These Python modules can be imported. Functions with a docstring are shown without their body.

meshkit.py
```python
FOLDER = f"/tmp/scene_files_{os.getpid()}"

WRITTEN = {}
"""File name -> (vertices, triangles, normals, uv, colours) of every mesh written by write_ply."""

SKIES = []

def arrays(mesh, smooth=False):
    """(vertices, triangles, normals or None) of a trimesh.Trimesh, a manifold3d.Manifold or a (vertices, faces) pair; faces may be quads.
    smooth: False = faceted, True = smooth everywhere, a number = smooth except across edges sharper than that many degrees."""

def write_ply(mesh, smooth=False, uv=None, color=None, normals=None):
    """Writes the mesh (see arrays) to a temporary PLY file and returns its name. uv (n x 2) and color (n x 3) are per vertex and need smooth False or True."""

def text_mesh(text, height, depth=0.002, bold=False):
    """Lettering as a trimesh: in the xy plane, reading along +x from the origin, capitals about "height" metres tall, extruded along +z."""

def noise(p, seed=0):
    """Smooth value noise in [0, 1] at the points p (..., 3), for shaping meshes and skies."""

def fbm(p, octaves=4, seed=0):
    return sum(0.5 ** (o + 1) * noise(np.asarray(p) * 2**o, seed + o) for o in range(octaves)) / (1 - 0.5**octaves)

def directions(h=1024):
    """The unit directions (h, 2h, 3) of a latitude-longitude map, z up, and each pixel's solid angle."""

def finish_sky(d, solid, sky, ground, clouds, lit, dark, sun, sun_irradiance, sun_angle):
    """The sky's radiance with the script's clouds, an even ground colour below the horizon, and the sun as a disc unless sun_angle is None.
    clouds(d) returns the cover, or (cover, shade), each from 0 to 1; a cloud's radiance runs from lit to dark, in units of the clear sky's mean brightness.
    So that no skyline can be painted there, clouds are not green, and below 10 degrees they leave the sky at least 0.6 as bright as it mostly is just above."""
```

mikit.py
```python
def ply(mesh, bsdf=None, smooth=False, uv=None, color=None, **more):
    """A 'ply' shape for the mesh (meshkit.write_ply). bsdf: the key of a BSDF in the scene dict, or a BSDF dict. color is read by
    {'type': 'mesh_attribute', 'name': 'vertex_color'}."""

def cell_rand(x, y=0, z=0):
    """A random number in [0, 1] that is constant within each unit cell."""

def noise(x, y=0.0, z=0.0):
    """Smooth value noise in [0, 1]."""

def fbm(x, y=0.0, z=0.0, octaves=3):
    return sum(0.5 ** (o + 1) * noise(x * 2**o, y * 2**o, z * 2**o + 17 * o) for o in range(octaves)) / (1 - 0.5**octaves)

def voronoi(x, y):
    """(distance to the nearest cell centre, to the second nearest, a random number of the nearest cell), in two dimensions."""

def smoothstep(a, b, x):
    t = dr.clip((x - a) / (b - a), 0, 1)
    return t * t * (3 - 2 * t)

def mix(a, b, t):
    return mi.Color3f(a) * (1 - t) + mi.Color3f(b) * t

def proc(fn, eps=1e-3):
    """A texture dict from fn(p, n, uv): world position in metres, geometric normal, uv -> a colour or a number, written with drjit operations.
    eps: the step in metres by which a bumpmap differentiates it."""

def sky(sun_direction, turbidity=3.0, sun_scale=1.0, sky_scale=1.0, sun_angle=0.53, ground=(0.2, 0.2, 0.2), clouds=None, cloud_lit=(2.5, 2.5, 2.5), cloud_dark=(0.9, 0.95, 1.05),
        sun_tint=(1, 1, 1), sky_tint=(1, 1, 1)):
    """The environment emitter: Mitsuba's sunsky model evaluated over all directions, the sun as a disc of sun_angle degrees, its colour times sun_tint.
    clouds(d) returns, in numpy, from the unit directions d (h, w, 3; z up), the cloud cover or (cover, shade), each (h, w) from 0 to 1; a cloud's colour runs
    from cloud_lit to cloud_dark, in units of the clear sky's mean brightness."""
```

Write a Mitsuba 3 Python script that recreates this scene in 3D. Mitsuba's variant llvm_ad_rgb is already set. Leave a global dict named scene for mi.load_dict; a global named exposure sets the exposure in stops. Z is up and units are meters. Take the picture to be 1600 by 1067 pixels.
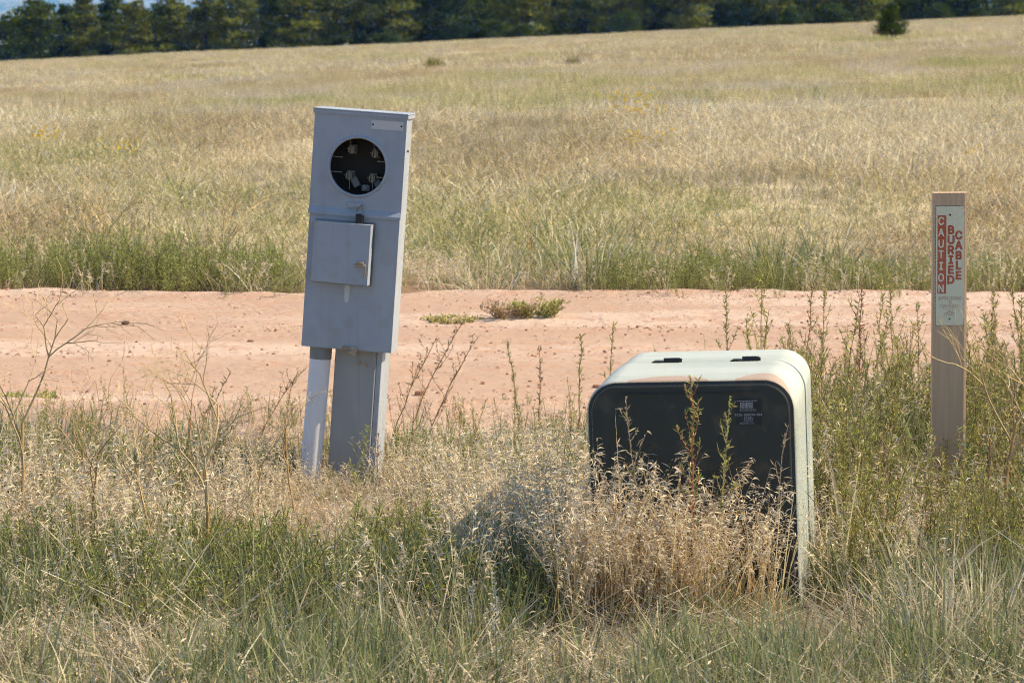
import math
import numpy as np, trimesh, mitsuba as mi, mikit, meshkit
import drjit as dr
from shapely.geometry import Polygon, box as sbox
from shapely.ops import unary_union
import manifold3d as m3

# ------------------------------------------------------------------ camera, sky, exposure
T = mi.ScalarTransform4f
scene, labels = {}, {}
CAM = np.array([0.0, 0.0, 1.37])
scene['camera'] = {'type': 'thinlens', 'fov': 19.73, 'aperture_radius': 0.0040, 'focus_distance': 7.9, 'near_clip': 0.1, 'far_clip': 40000.0,
                   'to_world': T().look_at(origin=[0, 0, 1.37], target=[0, 10, 1.37 - 1.1598], up=[0, 0, 1]),
                   'medium': {'type': 'ref', 'id': 'air'}}
SUN = (0.90, 0.10, 0.86)
scene['sky'] = mikit.sky(SUN, turbidity=3, sun_tint=(1.0, 1.01, 1.01))
exposure = 2.32

# ------------------------------------------------------------------ helpers
def put(key, mesh, bsdf, smooth=False, color=None, mat=None, label=None, cat=None, group=None, kind=None):
    d = mikit.ply(mesh, bsdf, smooth=smooth, color=color)
    if mat is not None:
        d['to_world'] = T(mat)
    scene[key] = d
    tag(key, label, cat, group, kind)
    return d

def tag(key, label=None, cat=None, group=None, kind=None):
    e = {k: v for k, v in (('label', label), ('category', cat), ('group', group), ('kind', kind)) if v}
    if e:
        labels[key] = e

_used = {}
def numbered(name):
    n = _used.get(name, 0)
    _used[name] = n + 1
    return name if n == 0 else f'{name}_{n:03d}'

def rotm(axis, deg):
    return trimesh.transformations.rotation_matrix(math.radians(deg), axis)

def place(x, y, z=0.0, rz=0.0, s=1.0, lean=None):
    m = rotm([0, 0, 1], rz)
    if lean:
        m = rotm([0, 1, 0], lean[0]) @ rotm([1, 0, 0], lean[1]) @ m
    m[:3, :3] *= s
    m[:3, 3] = (x, y, z)
    return m

def sm(a, b, x):
    t = np.clip((np.asarray(x, float) - a) / (b - a), 0, 1)
    return t * t * (3 - 2 * t)

def noise2(x, y, f, seed=0, oct=3):
    x, y = np.broadcast_arrays(np.asarray(x, float), np.asarray(y, float))
    return meshkit.fbm(np.stack([x * f + 50, y * f + 50, np.full(x.shape, seed * 7.3)], -1), oct, seed)

def elev(x, y):
    """height of the land (without the road)."""
    x, y = np.asarray(x, float), np.asarray(y, float)
    tilt = sm(15, 80, y) * (0.0443 * np.clip(x, -170, 170) - 0.0087 * np.minimum(y, 420))
    fall = -np.minimum(np.maximum(y - 300, 0) * 0.03, 55) - sm(350, 1500, y) * 6
    near = (noise2(x, y, 0.9, 1) - 0.5) * 0.05 + (noise2(x, y, 0.06, 2) - 0.5) * 0.35 * sm(20, 60, y)
    return tilt + fall + near - 0.02

def box(x0, x1, y0, y1, z0, z1, ch=0.0):
    b = trimesh.creation.box(bounds=[[x0, y0, z0], [x1, y1, z1]])
    if ch:
        c = [[sx, sy, sz] for sx in (x0, x1) for sy in (y0, y1) for sz in (z0, z1)]
        pts = []
        for p in c:
            s = [1 if p[0] == x0 else -1, 1 if p[1] == y0 else -1, 1 if p[2] == z0 else -1]
            for k in range(3):
                q = [p[i] + s[i] * ch for i in range(3)]
                q[k] = p[k]
                pts.append(q)
        b = trimesh.convex.convex_hull(np.array(pts))
    return b

def cyl(p0, p1, r, n=20, r1=None):
    p0, p1 = np.array(p0, float), np.array(p1, float)
    return trimesh.creation.cylinder(radius=r, segment=[p0, p1], sections=n)

def cat_m(ms):
    return trimesh.util.concatenate(ms)

def prism_y(poly, y0, y1):
    """extrude an (x, z) polygon along +y from y0 to y1."""
    e = trimesh.creation.extrude_polygon(poly, y1 - y0, engine='earcut')
    v = e.vertices.copy()
    e.vertices = np.stack([v[:, 0], y1 - v[:, 2], v[:, 1]], 1)
    return e

# ------------------------------------------------------------------ materials
N, FB, SS, MIX = mikit.noise, mikit.fbm, mikit.smoothstep, mikit.mix
def mat(key, **k):
    d = {'type': 'principled'}
    for a, v in k.items():
        d[a] = {'type': 'rgb', 'value': list(v)} if isinstance(v, tuple) else v
    scene[key] = {'type': 'twosided', 'bsdf': d}

VC = {'type': 'mesh_attribute', 'name': 'vertex_color'}
scene['leaf'] = {'type': 'principledthin', 'base_color': VC, 'roughness': 0.6, 'diff_trans': 0.65, 'spec_trans': 0.0, 'eta': 1.3}
scene['stalk'] = {'type': 'twosided', 'bsdf': {'type': 'diffuse', 'reflectance': VC}}

def soil_fn(p, n, uv):
    a = FB(p.x * 1.7, p.y * 1.7, 0.0, 3)
    b = N(p.x * 23, p.y * 23, 1.0)
    c = MIX((0.27, 0.185, 0.13), (0.25, 0.20, 0.13), SS(0.35, 0.65, a))
    c = MIX(c, (0.19, 0.135, 0.09), SS(0.45, 0.9, b) * 0.6)
    far = SS(14.5, 18, p.y)
    g = FB(p.x * 0.12, p.y * 0.06, 3.0, 3)
    d = FB(p.x * 0.9, p.y * 0.35, 5.0, 2)
    f = MIX((0.52, 0.445, 0.30), (0.41, 0.38, 0.235), SS(0.4, 0.65, g))
    f = MIX(f, (0.56, 0.46, 0.31), SS(0.5, 0.75, d) * 0.7)
    f = MIX(f, (0.16, 0.17, 0.09), SS(450, 1500, p.y))
    return MIX(c, f, far)
scene['soil'] = {'type': 'twosided', 'bsdf': {'type': 'diffuse', 'reflectance': mikit.proc(soil_fn)}}

def road_fn(p, n, uv):
    a = FB(p.x * 0.6, p.y * 2.6, 0.0, 3)
    b = FB(p.x * 9, p.y * 14, 2.0, 3)
    s = N(p.x * 60, p.y * 60, 4.0)
    c = MIX((0.455, 0.33, 0.255), (0.55, 0.43, 0.35), SS(0.3, 0.7, a))
    c = MIX(c, (0.46, 0.30, 0.22), SS(0.52, 0.75, b) * 0.6)
    return MIX(c, (0.36, 0.22, 0.155), SS(0.72, 0.9, s) * 0.6)
def road_h(p, n, uv):
    return FB(p.x * 45, p.y * 45, 0.0, 3) * 0.006
scene['road_dirt'] = {'type': 'bumpmap', 'arbitrary': mikit.proc(road_h, 2e-3), 'scale': 1.0,
                      'bsdf': {'type': 'twosided', 'bsdf': {'type': 'diffuse', 'reflectance': mikit.proc(road_fn)}}}
def mtn_fn(p, n, uv):
    a = FB(p.x * 0.006, p.y * 0.0015, p.z * 0.012, 4)
    b = N(p.x * 0.018, p.y * 0.004, p.z * 0.03)
    c = MIX((0.07, 0.095, 0.13), (0.16, 0.17, 0.19), SS(0.45, 0.6, a))
    return MIX(c, (0.26, 0.24, 0.22), SS(0.68, 0.85, b) * 0.6)
scene['mountain_forest'] = {'type': 'twosided', 'bsdf': {'type': 'diffuse', 'reflectance': mikit.proc(mtn_fn)}}

# ------------------------------------------------------------------ the setting
def ground_mesh():
    ys = np.concatenate([np.linspace(-30, 4, 14), np.arange(4.4, 16, 0.09), np.geomspace(16, 450, 170), np.geomspace(480, 20500, 46)])
    us = np.sign(np.linspace(-1, 1, 181)) * np.abs(np.linspace(-1, 1, 181)) ** 1.7
    half = np.where(ys < 16, 30.0, 30 + (ys - 16) * 0.8)
    X = us[None, :] * half[:, None]
    Y = np.repeat(ys[:, None], len(us), 1)
    Z = elev(X, Y)
    road = sm(9.3, 9.9, Y) * (1 - sm(13.7, 14.1, Y))
    Z = Z - 0.07 * road
    v = np.stack([X, Y, Z], -1).reshape(-1, 3)
    r, c = X.shape
    i = np.arange((r - 1) * c).reshape(r - 1, c)[:, :-1].ravel()
    return trimesh.Trimesh(v, np.vstack([np.stack([i, i + 1, i + c + 1], 1), np.stack([i, i + c + 1, i + c], 1)]), process=False)
put('ground', ground_mesh(), 'soil', smooth=True, kind='structure', label='grassy verge and open field of dry soil sloping up to the right')

def road_mesh():
    xs = np.concatenate([-np.geomspace(60, 3.6, 30), np.arange(-3.5, 3.51, 0.028), np.geomspace(3.6, 60, 30)])
    ys = np.arange(9.05, 14.4, 0.024)
    X, Y = np.meshgrid(xs, ys)
    e0 = 9.62 + (noise2(X, X * 0, 1.1, 5) - 0.5) * 0.5 + 0.25 * sm(0.2, 1.6, X)
    e1 = 13.86 + (noise2(X, X * 0, 0.9, 6) - 0.5) * 0.42 + 0.14 * sm(-1.2, -2.4, X)
    inside = sm(-0.30, 0.16, Y - e0 + (noise2(X, Y, 6, 8) - 0.5) * 0.3) * sm(-0.2, 0.14, e1 - Y + (noise2(X, Y, 6, 9) - 0.5) * 0.25)
    Z = -0.10 + 0.105 * inside
    st = noise2(X * 0.25, Y, 5.5, 11, 3) - 0.5
    Z = Z + inside * (0.026 * st + 0.009 * (noise2(X, Y, 2.2, 12) - 0.5) + 0.007 * (noise2(X, Y, 14, 13, 2) - 0.5))
    for yc, dpt in ((10.75, 0.020), (12.55, 0.022), (11.3, 0.008)):
        w = np.exp(-((Y - yc - 0.12 * (noise2(X, X * 0, 0.4, 15) - 0.5)) / 0.17) ** 2)
        Z -= dpt * w
    Z += 0.05 * np.exp(-((Y - e0 - 0.22) / 0.14) ** 2) * noise2(X, Y, 4, 17, 3) + 0.035 * np.exp(-((Y - e1 + 0.16) / 0.10) ** 2) * noise2(X, Y, 5, 18, 3)
    v = np.stack([X, Y, Z], -1).reshape(-1, 3)
    r, c = X.shape
    i = np.arange((r - 1) * c).reshape(r - 1, c)[:, :-1].ravel()
    return trimesh.Trimesh(v, np.vstack([np.stack([i, i + 1, i + c + 1], 1), np.stack([i, i + c + 1, i + c], 1)]), process=False)
ROAD = road_mesh()
put('dirt_road', ROAD, 'road_dirt', smooth=True, kind='structure', label='reddish graded dirt road running across between verge and field')

def mountain_mesh():
    xs = np.linspace(-15000, 15000, 280)
    ys = np.linspace(19000, 25500, 70)
    X, Y = np.meshgrid(xs, ys)
    t = np.clip((Y - 19000) / 5600, 0, 1)
    ridge = meshkit.fbm(np.stack([X / 1900 + 9, Y / 1900, X * 0], -1), 5, 3)
    Z = -130 + 620 * t ** 1.1 * (0.55 + 0.9 * ridge) + 90 * (ridge - 0.4) * sm(0, 0.12, t)
    Z = np.where(Y > 24700, Z - (Y - 24700) * 0.9, Z)
    v = np.stack([X, Y, Z], -1).reshape(-1, 3)
    r, c = X.shape
    i = np.arange((r - 1) * c).reshape(r - 1, c)[:, :-1].ravel()
    return trimesh.Trimesh(v, np.vstack([np.stack([i, i + 1, i + c + 1], 1), np.stack([i, i + c + 1, i + c], 1)]), process=False)
MT = mountain_mesh()
put('mountain', MT, 'mountain_forest', smooth=True, kind='structure', label='hazy blue mountain slope far behind the pines')

top = float(MT.vertices[:, 2].max()) + 20
scene['air'] = {'type': 'homogeneous', 'albedo': {'type': 'rgb', 'value': [0.95, 0.95, 0.95]}, 'sigma_t': {'type': 'rgb', 'value': [0.6e-5, 2.4e-5, 9.5e-5]}}
scene['haze'] = {'type': 'cube', 'to_world': T(np.array([[19000, 0, 0, 0], [0, 14000, 0, 13000], [0, 0, (top + 125) / 2, (top - 125) / 2], [0, 0, 0, 1.0]])),
                 'bsdf': {'type': 'null'}, 'interior': {'type': 'ref', 'id': 'air'}}
labels['haze'] = {'kind': 'stuff', 'label': 'thin blue air haze between the trees and the mountain'}

# ------------------------------------------------------------------ meter pedestal
def mottle(c0, c1, f=9.0, amt=0.5, dirt=None):
    def fn(p, n, uv):
        a = FB(p.x * f, p.y * f, p.z * f * 0.5, 3)
        c = MIX(c0, c1, SS(0.3, 0.75, a) * amt)
        if dirt is not None:
            c = MIX(c, dirt, SS(0.62, 0.82, FB(p.x * 40, p.y * 40, p.z * 14, 3)) * 0.5)
            c = MIX(c, dirt, SS(0.55, 0.8, FB(p.x * 75, p.y * 75, p.z * 2.5, 2)) * 0.45)
            c = MIX(c, (0.22, 0.17, 0.12), SS(0.55, 0.75, FB(p.x * 28, p.y * 28, p.z * 22, 4)) * 0.16)
        return c
    return mikit.proc(fn)
mat('meter_paint', base_color=mottle((0.298, 0.335, 0.395), (0.335, 0.373, 0.43), 7, 1.0, (0.29, 0.30, 0.33)), roughness=0.42, specular=0.5)
mat('leg_paint', base_color=mottle((0.27, 0.285, 0.30), (0.34, 0.35, 0.36), 8, 1.0, (0.24, 0.235, 0.225)), roughness=0.5, specular=0.4)
mat('conduit_plastic', base_color=mottle((0.60, 0.61, 0.66), (0.67, 0.67, 0.71), 10, 1.0), roughness=0.5, specular=0.4)
mat('fitting', base_color=(0.20, 0.20, 0.20), roughness=0.55, specular=0.4)
mat('socket_dark', base_color=(0.040, 0.036, 0.031), roughness=0.7, specular=0.2)
mat('tin', base_color=(0.25, 0.23, 0.19), roughness=0.5, metallic=0.6)
mat('aluminium_tag', base_color=(0.52, 0.51, 0.53), roughness=0.45, metallic=0.3)
mat('black_plastic', base_color=(0.012, 0.013, 0.018), roughness=0.4, specular=0.4)
mat('rusty_metal', base_color=mottle((0.30, 0.22, 0.15), (0.45, 0.36, 0.27), 90, 1.0), roughness=0.65, metallic=0.2)
mat('drip_stain', base_color=(0.52, 0.54, 0.56), roughness=0.6, specular=0.3)

PM = np.eye(4)
PM[:3, 3] = (-0.501, 8.36, -0.012)
PM = PM @ rotm([0, 1, 0], 4.0) @ rotm([0, 0, 1], -6.5)
PZ = -0.005
def P(key, mesh, bsdf, smooth=False, label=None):
    mesh = mesh.copy()
    mesh.apply_transform(PM)
    put('meter_pedestal__' + key, mesh, bsdf, smooth=smooth, label=label)
tag('meter_pedestal', 'leaning grey metal meter pedestal with an empty round meter socket, beside the dirt road', 'electric meter pedestal')

Z0, Z1, ZS, ZH = 0.39, 1.068, 0.775, 0.914
def to_tm(m):
    q = m.to_mesh()
    return trimesh.Trimesh(q.vert_properties[:, :3], q.tri_verts, process=False)
def mbox(x0, x1, y0, y1, z0, z1):
    return m3.Manifold.cube([x1 - x0, y1 - y0, z1 - z0]).translate([x0, y0, z0])
shell = mbox(-0.130, 0.130, 0.0005, 0.115, Z0, Z1) - mbox(-0.1265, 0.1265, -0.01, 0.111, Z0 + 0.004, Z1 - 0.004)
P('enclosure', to_tm(shell), 'meter_paint')
P('socket_lining', to_tm(mbox(-0.126, 0.126, 0.010, 0.1105, ZS + 0.005, Z1 - 0.005) - mbox(-0.12, 0.12, 0.0, 0.088, ZS + 0.01, Z1 - 0.01)), 'socket_dark')
# upper cover: a plate with the round hole and bent side flanges
hole = m3.Manifold.cylinder(0.1, 0.0795, 0.0795, 96).rotate([90, 0, 0]).translate([0, 0.05, ZH])
def rplate(x0, x1, z0, z1, y0, y1, r=0.004):
    return prism_y(sbox(x0 + r, z0 + r, x1 - r, z1 - r).buffer(r, quad_segs=4), y0, y1)
upper = (mbox(-0.1325, 0.1325, -0.004, 0.0, ZS, Z1 - 0.002) - hole) + (mbox(-0.1325, -0.1303, 0.0, 0.012, ZS, Z1 - 0.002)) + (mbox(0.1303, 0.1325, 0.0, 0.012, ZS, Z1 - 0.002))
P('upper_cover', to_tm(upper), 'meter_paint')
fl = trimesh.creation.extrude_polygon(Polygon([(-0.004, ZS + 0.018), (-0.0125, ZS + 0.004), (-0.0125, ZS - 0.003), (0.0, ZS - 0.003), (0.0, ZS + 0.018)]), 0.266, engine='earcut')
fv = fl.vertices.copy()
fl.vertices = np.stack([fv[:, 2] - 0.133, fv[:, 0], fv[:, 1]], 1)
fl.fix_normals()
P('cover_lip', fl, 'meter_paint')
ring_prof = np.array([[0.0795, 0.004], [0.0795, -0.006], [0.081, -0.0095], [0.0840, -0.0105], [0.0872, -0.009], [0.090, -0.0035]])
rg = trimesh.creation.revolve(np.stack([ring_prof[:, 0], ring_prof[:, 1]], 1), sections=96)
rv = rg.vertices.copy()
rg.vertices = np.stack([rv[:, 0], rv[:, 2], rv[:, 1] + ZH], 1)
P('socket_ring', rg, 'meter_paint', smooth=40)
P('lower_cover', cat_m([rplate(-0.1302, 0.1302, Z0 + 0.0005, ZS - 0.0035, -0.0035, 0.0)]), 'meter_paint')
cap = cat_m([box(-0.1365, 0.1365, -0.0105, 0.119, Z1 + 0.0005, Z1 + 0.0045, 0.001), box(-0.1365, 0.1365, -0.0105, -0.0078, Z1 - 0.009, Z1 + 0.0002),
             box(0.1338, 0.1365, -0.0075, 0.119, Z1 - 0.010, Z1 + 0.0002), box(-0.1365, -0.1338, -0.0075, 0.119, Z1 - 0.010, Z1 + 0.0002)])
P('rain_cap', cap, 'meter_paint')
P('nameplate', rplate(0.031, 0.123, 1.024, 1.049, -0.0055, -0.0042, 0.002), 'aluminium_tag', label='blank silver nameplate')
for k, x in enumerate((0.036, 0.118)):
    P('nameplate__rivet' + ('' if k == 0 else f'_{k:03d}'), cyl([x, -0.0075, 1.0365], [x, -0.005, 1.0365], 0.0028, 12), 'black_plastic', smooth=30)
# meter jaws inside the socket
k = 0
for (jx, jz, up) in ((-0.027, 0.045, 1), (0.041, 0.038, 1), (-0.030, -0.030, -1), (0.037, -0.033, -1)):
    key = 'meter_jaw' + ('' if k == 0 else f'_{k:03d}')
    z = ZH + jz
    jaw = [box(jx - 0.009, jx - 0.005, 0.030, 0.075, z - 0.009, z + 0.009, 0.001), box(jx + 0.005, jx + 0.009, 0.030, 0.075, z - 0.009, z + 0.009, 0.001),
           cyl([jx, 0.040, z - 0.012], [jx, 0.040, z + 0.012], 0.0055, 12), box(jx - 0.011, jx + 0.011, 0.060, 0.086, z - 0.013, z + 0.013, 0.001)]
    P(key, cat_m(jaw), 'tin')
    b = box(-0.010, 0.010, 0.050, 0.066, -0.036, -0.006, 0.002)
    b.apply_transform(rotm([0, 1, 0], -32))
    b.apply_translation([jx + 0.004, 0.004, z])
    if up < 0:
        P(key + '__lug', b, 'fitting')
    P(key + '__spring_wire', cat_m([cyl([jx - 0.003 * up, 0.034, z + up * 0.008], [jx - 0.004 * up, 0.030, z + up * 0.038], 0.0012, 6),
                                    cyl([jx - 0.014, 0.032, z + 0.001], [jx + 0.006, 0.030, z + 0.003], 0.0011, 6)]), 'tin')
    k += 1
for k, (bx, bz) in enumerate(((-0.066, 0.022), (-0.066, -0.021), (0.066, 0.017), (0.066, -0.028))):
    P('terminal_strip' + ('' if k == 0 else f'_{k:03d}'), box(bx - 0.016, bx + 0.016, 0.026, 0.030, ZH + bz - 0.0012, ZH + bz + 0.0012), 'tin')
P('ground_lug', cat_m([box(0.006, 0.030, 0.045, 0.070, ZH - 0.072, ZH - 0.054, 0.003), cyl([0.018, 0.036, ZH - 0.062], [0.018, 0.05, ZH - 0.062], 0.005, 10)]), 'fitting')
# hasp, seal and black tab under the socket
P('hasp', cat_m([box(-0.022, 0.016, -0.010, -0.0042, 0.796, 0.811, 0.0015), cyl([0.012, -0.019, 0.806], [0.012, -0.006, 0.806], 0.007, 14)]), 'meter_paint')
ang = np.linspace(0, math.pi, 13)
loop = [np.array([0.017 + 0.0095 * math.cos(a), -0.020, 0.783 + 0.021 * math.sin(a)]) for a in ang]
P('hasp__wire_loop', cat_m([cyl(loop[i], loop[i + 1], 0.0014, 8) for i in range(12)]), 'tin', smooth=60)
P('latch_tab', box(0.007, 0.029, -0.030, -0.013, 0.7485, 0.7815, 0.002), 'black_plastic', label='black latch tab')
# the small door, hinged at its left edge and slightly ajar
dm = np.eye(4); dm[:3, 3] = (-0.107, -0.0045, 0)
dm = dm @ rotm([0, 0, 1], -5.5)
d = to_tm(mbox(0, 0.166, -0.028, 0, 0.582, 0.754) - mbox(0.003, 0.163, -0.025, 0.01, 0.585, 0.751)); d.apply_transform(dm)
P('door', d, 'meter_paint', label='small square door standing ajar')
for k, (za, zb) in enumerate(((0.740, 0.752), (0.584, 0.604))):
    hp = cyl([-0.004, -0.006, za], [-0.004, -0.006, zb], 0.003, 10); hp.apply_transform(dm)
    P('door__hinge' + ('' if k == 0 else f'_{k:03d}'), hp, 'rusty_metal', smooth=40)
la = cat_m([box(0.126, 0.160, -0.034, -0.0285, 0.634, 0.6415, 0.002), box(0.132, 0.154, -0.036, -0.0285, 0.6418, 0.649, 0.002), cyl([0.1365, -0.036, 0.622], [0.1365, -0.036, 0.634], 0.002, 8),
            cyl([0.157, -0.033, 0.605], [0.159, -0.033, 0.633], 0.0022, 8)]); la.apply_transform(dm)
P('door__latch', la, 'rusty_metal', label='rusty latch')
P('door_frame', to_tm(mbox(-0.112, 0.062, -0.0046, -0.0037, 0.577, 0.759) - mbox(-0.104, 0.054, -0.02, 0.01, 0.586, 0.751)), 'fitting')
st = [(-0.006, 0.578), (0.006, 0.578), (0.0062, 0.556), (0.004, 0.534), (0.0, 0.528), (-0.004, 0.532), (-0.0066, 0.552)]
P('drip_stain', prism_y(Polygon([(x - 0.008, z - 0.004) for x, z in st]).buffer(0.001), -0.0042, -0.0037), 'drip_stain', label='pale run of paint below the door')
P('bottom_catch', cat_m([box(-0.012, 0.032, -0.012, -0.004, 0.388, 0.401, 0.003), box(0.000, 0.028, -0.016, -0.004, 0.380, 0.390, 0.003), cyl([0.026, -0.014, 0.376], [0.026, -0.014, 0.396], 0.006, 10)]), 'rusty_metal', label='rusty catch')
P('pedestal_leg', cat_m([box(-0.0385, 0.081, 0.042, 0.198, -0.12, Z0 - 0.001, 0.002)]), 'leg_paint')
P('pedestal_leg__flange', box(0.0812, 0.0975, 0.049, 0.200, -0.12, Z0 - 0.002, 0.0015), 'meter_paint')
for k, (x, z) in enumerate(((0.035, 0.351), (0.055, 0.345))):
    P('pedestal_leg__bolt' + ('' if k == 0 else f'_{k:03d}'), cyl([x, 0.036, z], [x, 0.0421, z], 0.0045, 12), 'rusty_metal', smooth=40)
P('conduit', cyl([-0.091, 0.030, -0.12], [-0.079, 0.034, Z0 - 0.03], 0.0305, 40), 'conduit_plastic', smooth=40)
P('conduit__collar', cyl([-0.079, 0.034, Z0 - 0.036], [-0.079, 0.034, Z0 - 0.0005], 0.0318, 40), 'fitting', smooth=40)
P('cover_screw', cyl([-0.1365, 0.03, 0.955], [-0.128, 0.03, 0.955], 0.004, 10), 'tin')
P('cover_screw_001', cyl([0.128, 0.05, 0.965], [0.1355, 0.05, 0.965], 0.004, 10), 'tin')

# ------------------------------------------------------------------ green utility box
BXY, BYAW, BROLL = (0.423, 6.62), -9.3, -2.3
BM = np.eye(4); BM[:3, 3] = (BXY[0], BXY[1], -0.01)
BM = BM @ rotm([0, 1, 0], BROLL) @ rotm([0, 0, 1], BYAW)
BI = np.linalg.inv(BM)
BF = BI.tolist()
def shell_fn(p, n, uv):
    x = BF[0][0] * p.x + BF[0][1] * p.y + BF[0][2] * p.z + BF[0][3]
    y = BF[1][0] * p.x + BF[1][1] * p.y + BF[1][2] * p.z + BF[1][3]
    z = BF[2][0] * p.x + BF[2][1] * p.y + BF[2][2] * p.z + BF[2][3]
    a = FB(x * 4, y * 16, z * 5, 3)
    c = MIX((0.37, 0.40, 0.365), (0.44, 0.465, 0.43), SS(0.3, 0.7, a))
    st = FB(x * 7, y * 55, z * 9, 2)
    c = MIX(c, (0.50, 0.50, 0.46), SS(0.5, 0.8, st) * 0.4)
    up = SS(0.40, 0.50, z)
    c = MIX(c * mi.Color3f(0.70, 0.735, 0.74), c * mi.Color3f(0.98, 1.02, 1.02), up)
    w1 = dr.maximum(0.0, 1 - dr.square((x + 0.050) / 0.095)) * 0.075
    w2 = dr.maximum(0.0, 1 - dr.square((x - 0.165) / 0.065)) * 0.095
    w = dr.maximum(w1, w2) + 0.004 + (FB(x * 30, y * 40, z * 30, 2) - 0.5) * 0.012
    worn = SS(0.0, 0.006, w - y) * SS(0.38, 0.44, z)
    c = MIX(c, (0.52, 0.46, 0.37), SS(-0.010, 0.0, w - y) * SS(0.38, 0.44, z) * 0.6)
    return MIX(c, (0.36, 0.26, 0.195), worn * 0.85)
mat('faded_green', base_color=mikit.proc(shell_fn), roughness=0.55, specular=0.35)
mat('dark_green', base_color=mottle((0.033, 0.040, 0.037), (0.041, 0.048, 0.044), 5, 1.0, (0.055, 0.058, 0.052)), roughness=0.55, specular=0.25)
mat('seam_dark', base_color=(0.02, 0.025, 0.022), roughness=0.8, specular=0.2)
mat('sticker_black', base_color=(0.026, 0.028, 0.036), roughness=0.5, specular=0.3)
mat('sticker_print', base_color=(0.34, 0.35, 0.38), roughness=0.6, specular=0.2)
def B(key, mesh, bsdf, smooth=False, label=None):
    mesh = mesh.copy(); mesh.apply_transform(BM)
    put('utility_box__' + key, mesh, bsdf, smooth=smooth, label=label)
tag('utility_box', 'squat pale green utility box with rounded top and dark front, half hidden by dry grass', 'utility box')
HW, HB, RB = 0.238, 0.525, 0.072
def prof(ins, r=RB, zb=-0.12):
    w, h, r = HW - ins, HB - ins, max(r - ins, 0.01)
    a = np.linspace(0, math.pi / 2, 13)
    pts = [(w, zb)] + [(w - r + r * math.cos(t), h - r + r * math.sin(t)) for t in a] + [(-w + r - r * math.sin(t), h - r + r * math.cos(t)) for t in a] + [(-w, zb)]
    return np.array(pts)
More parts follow.
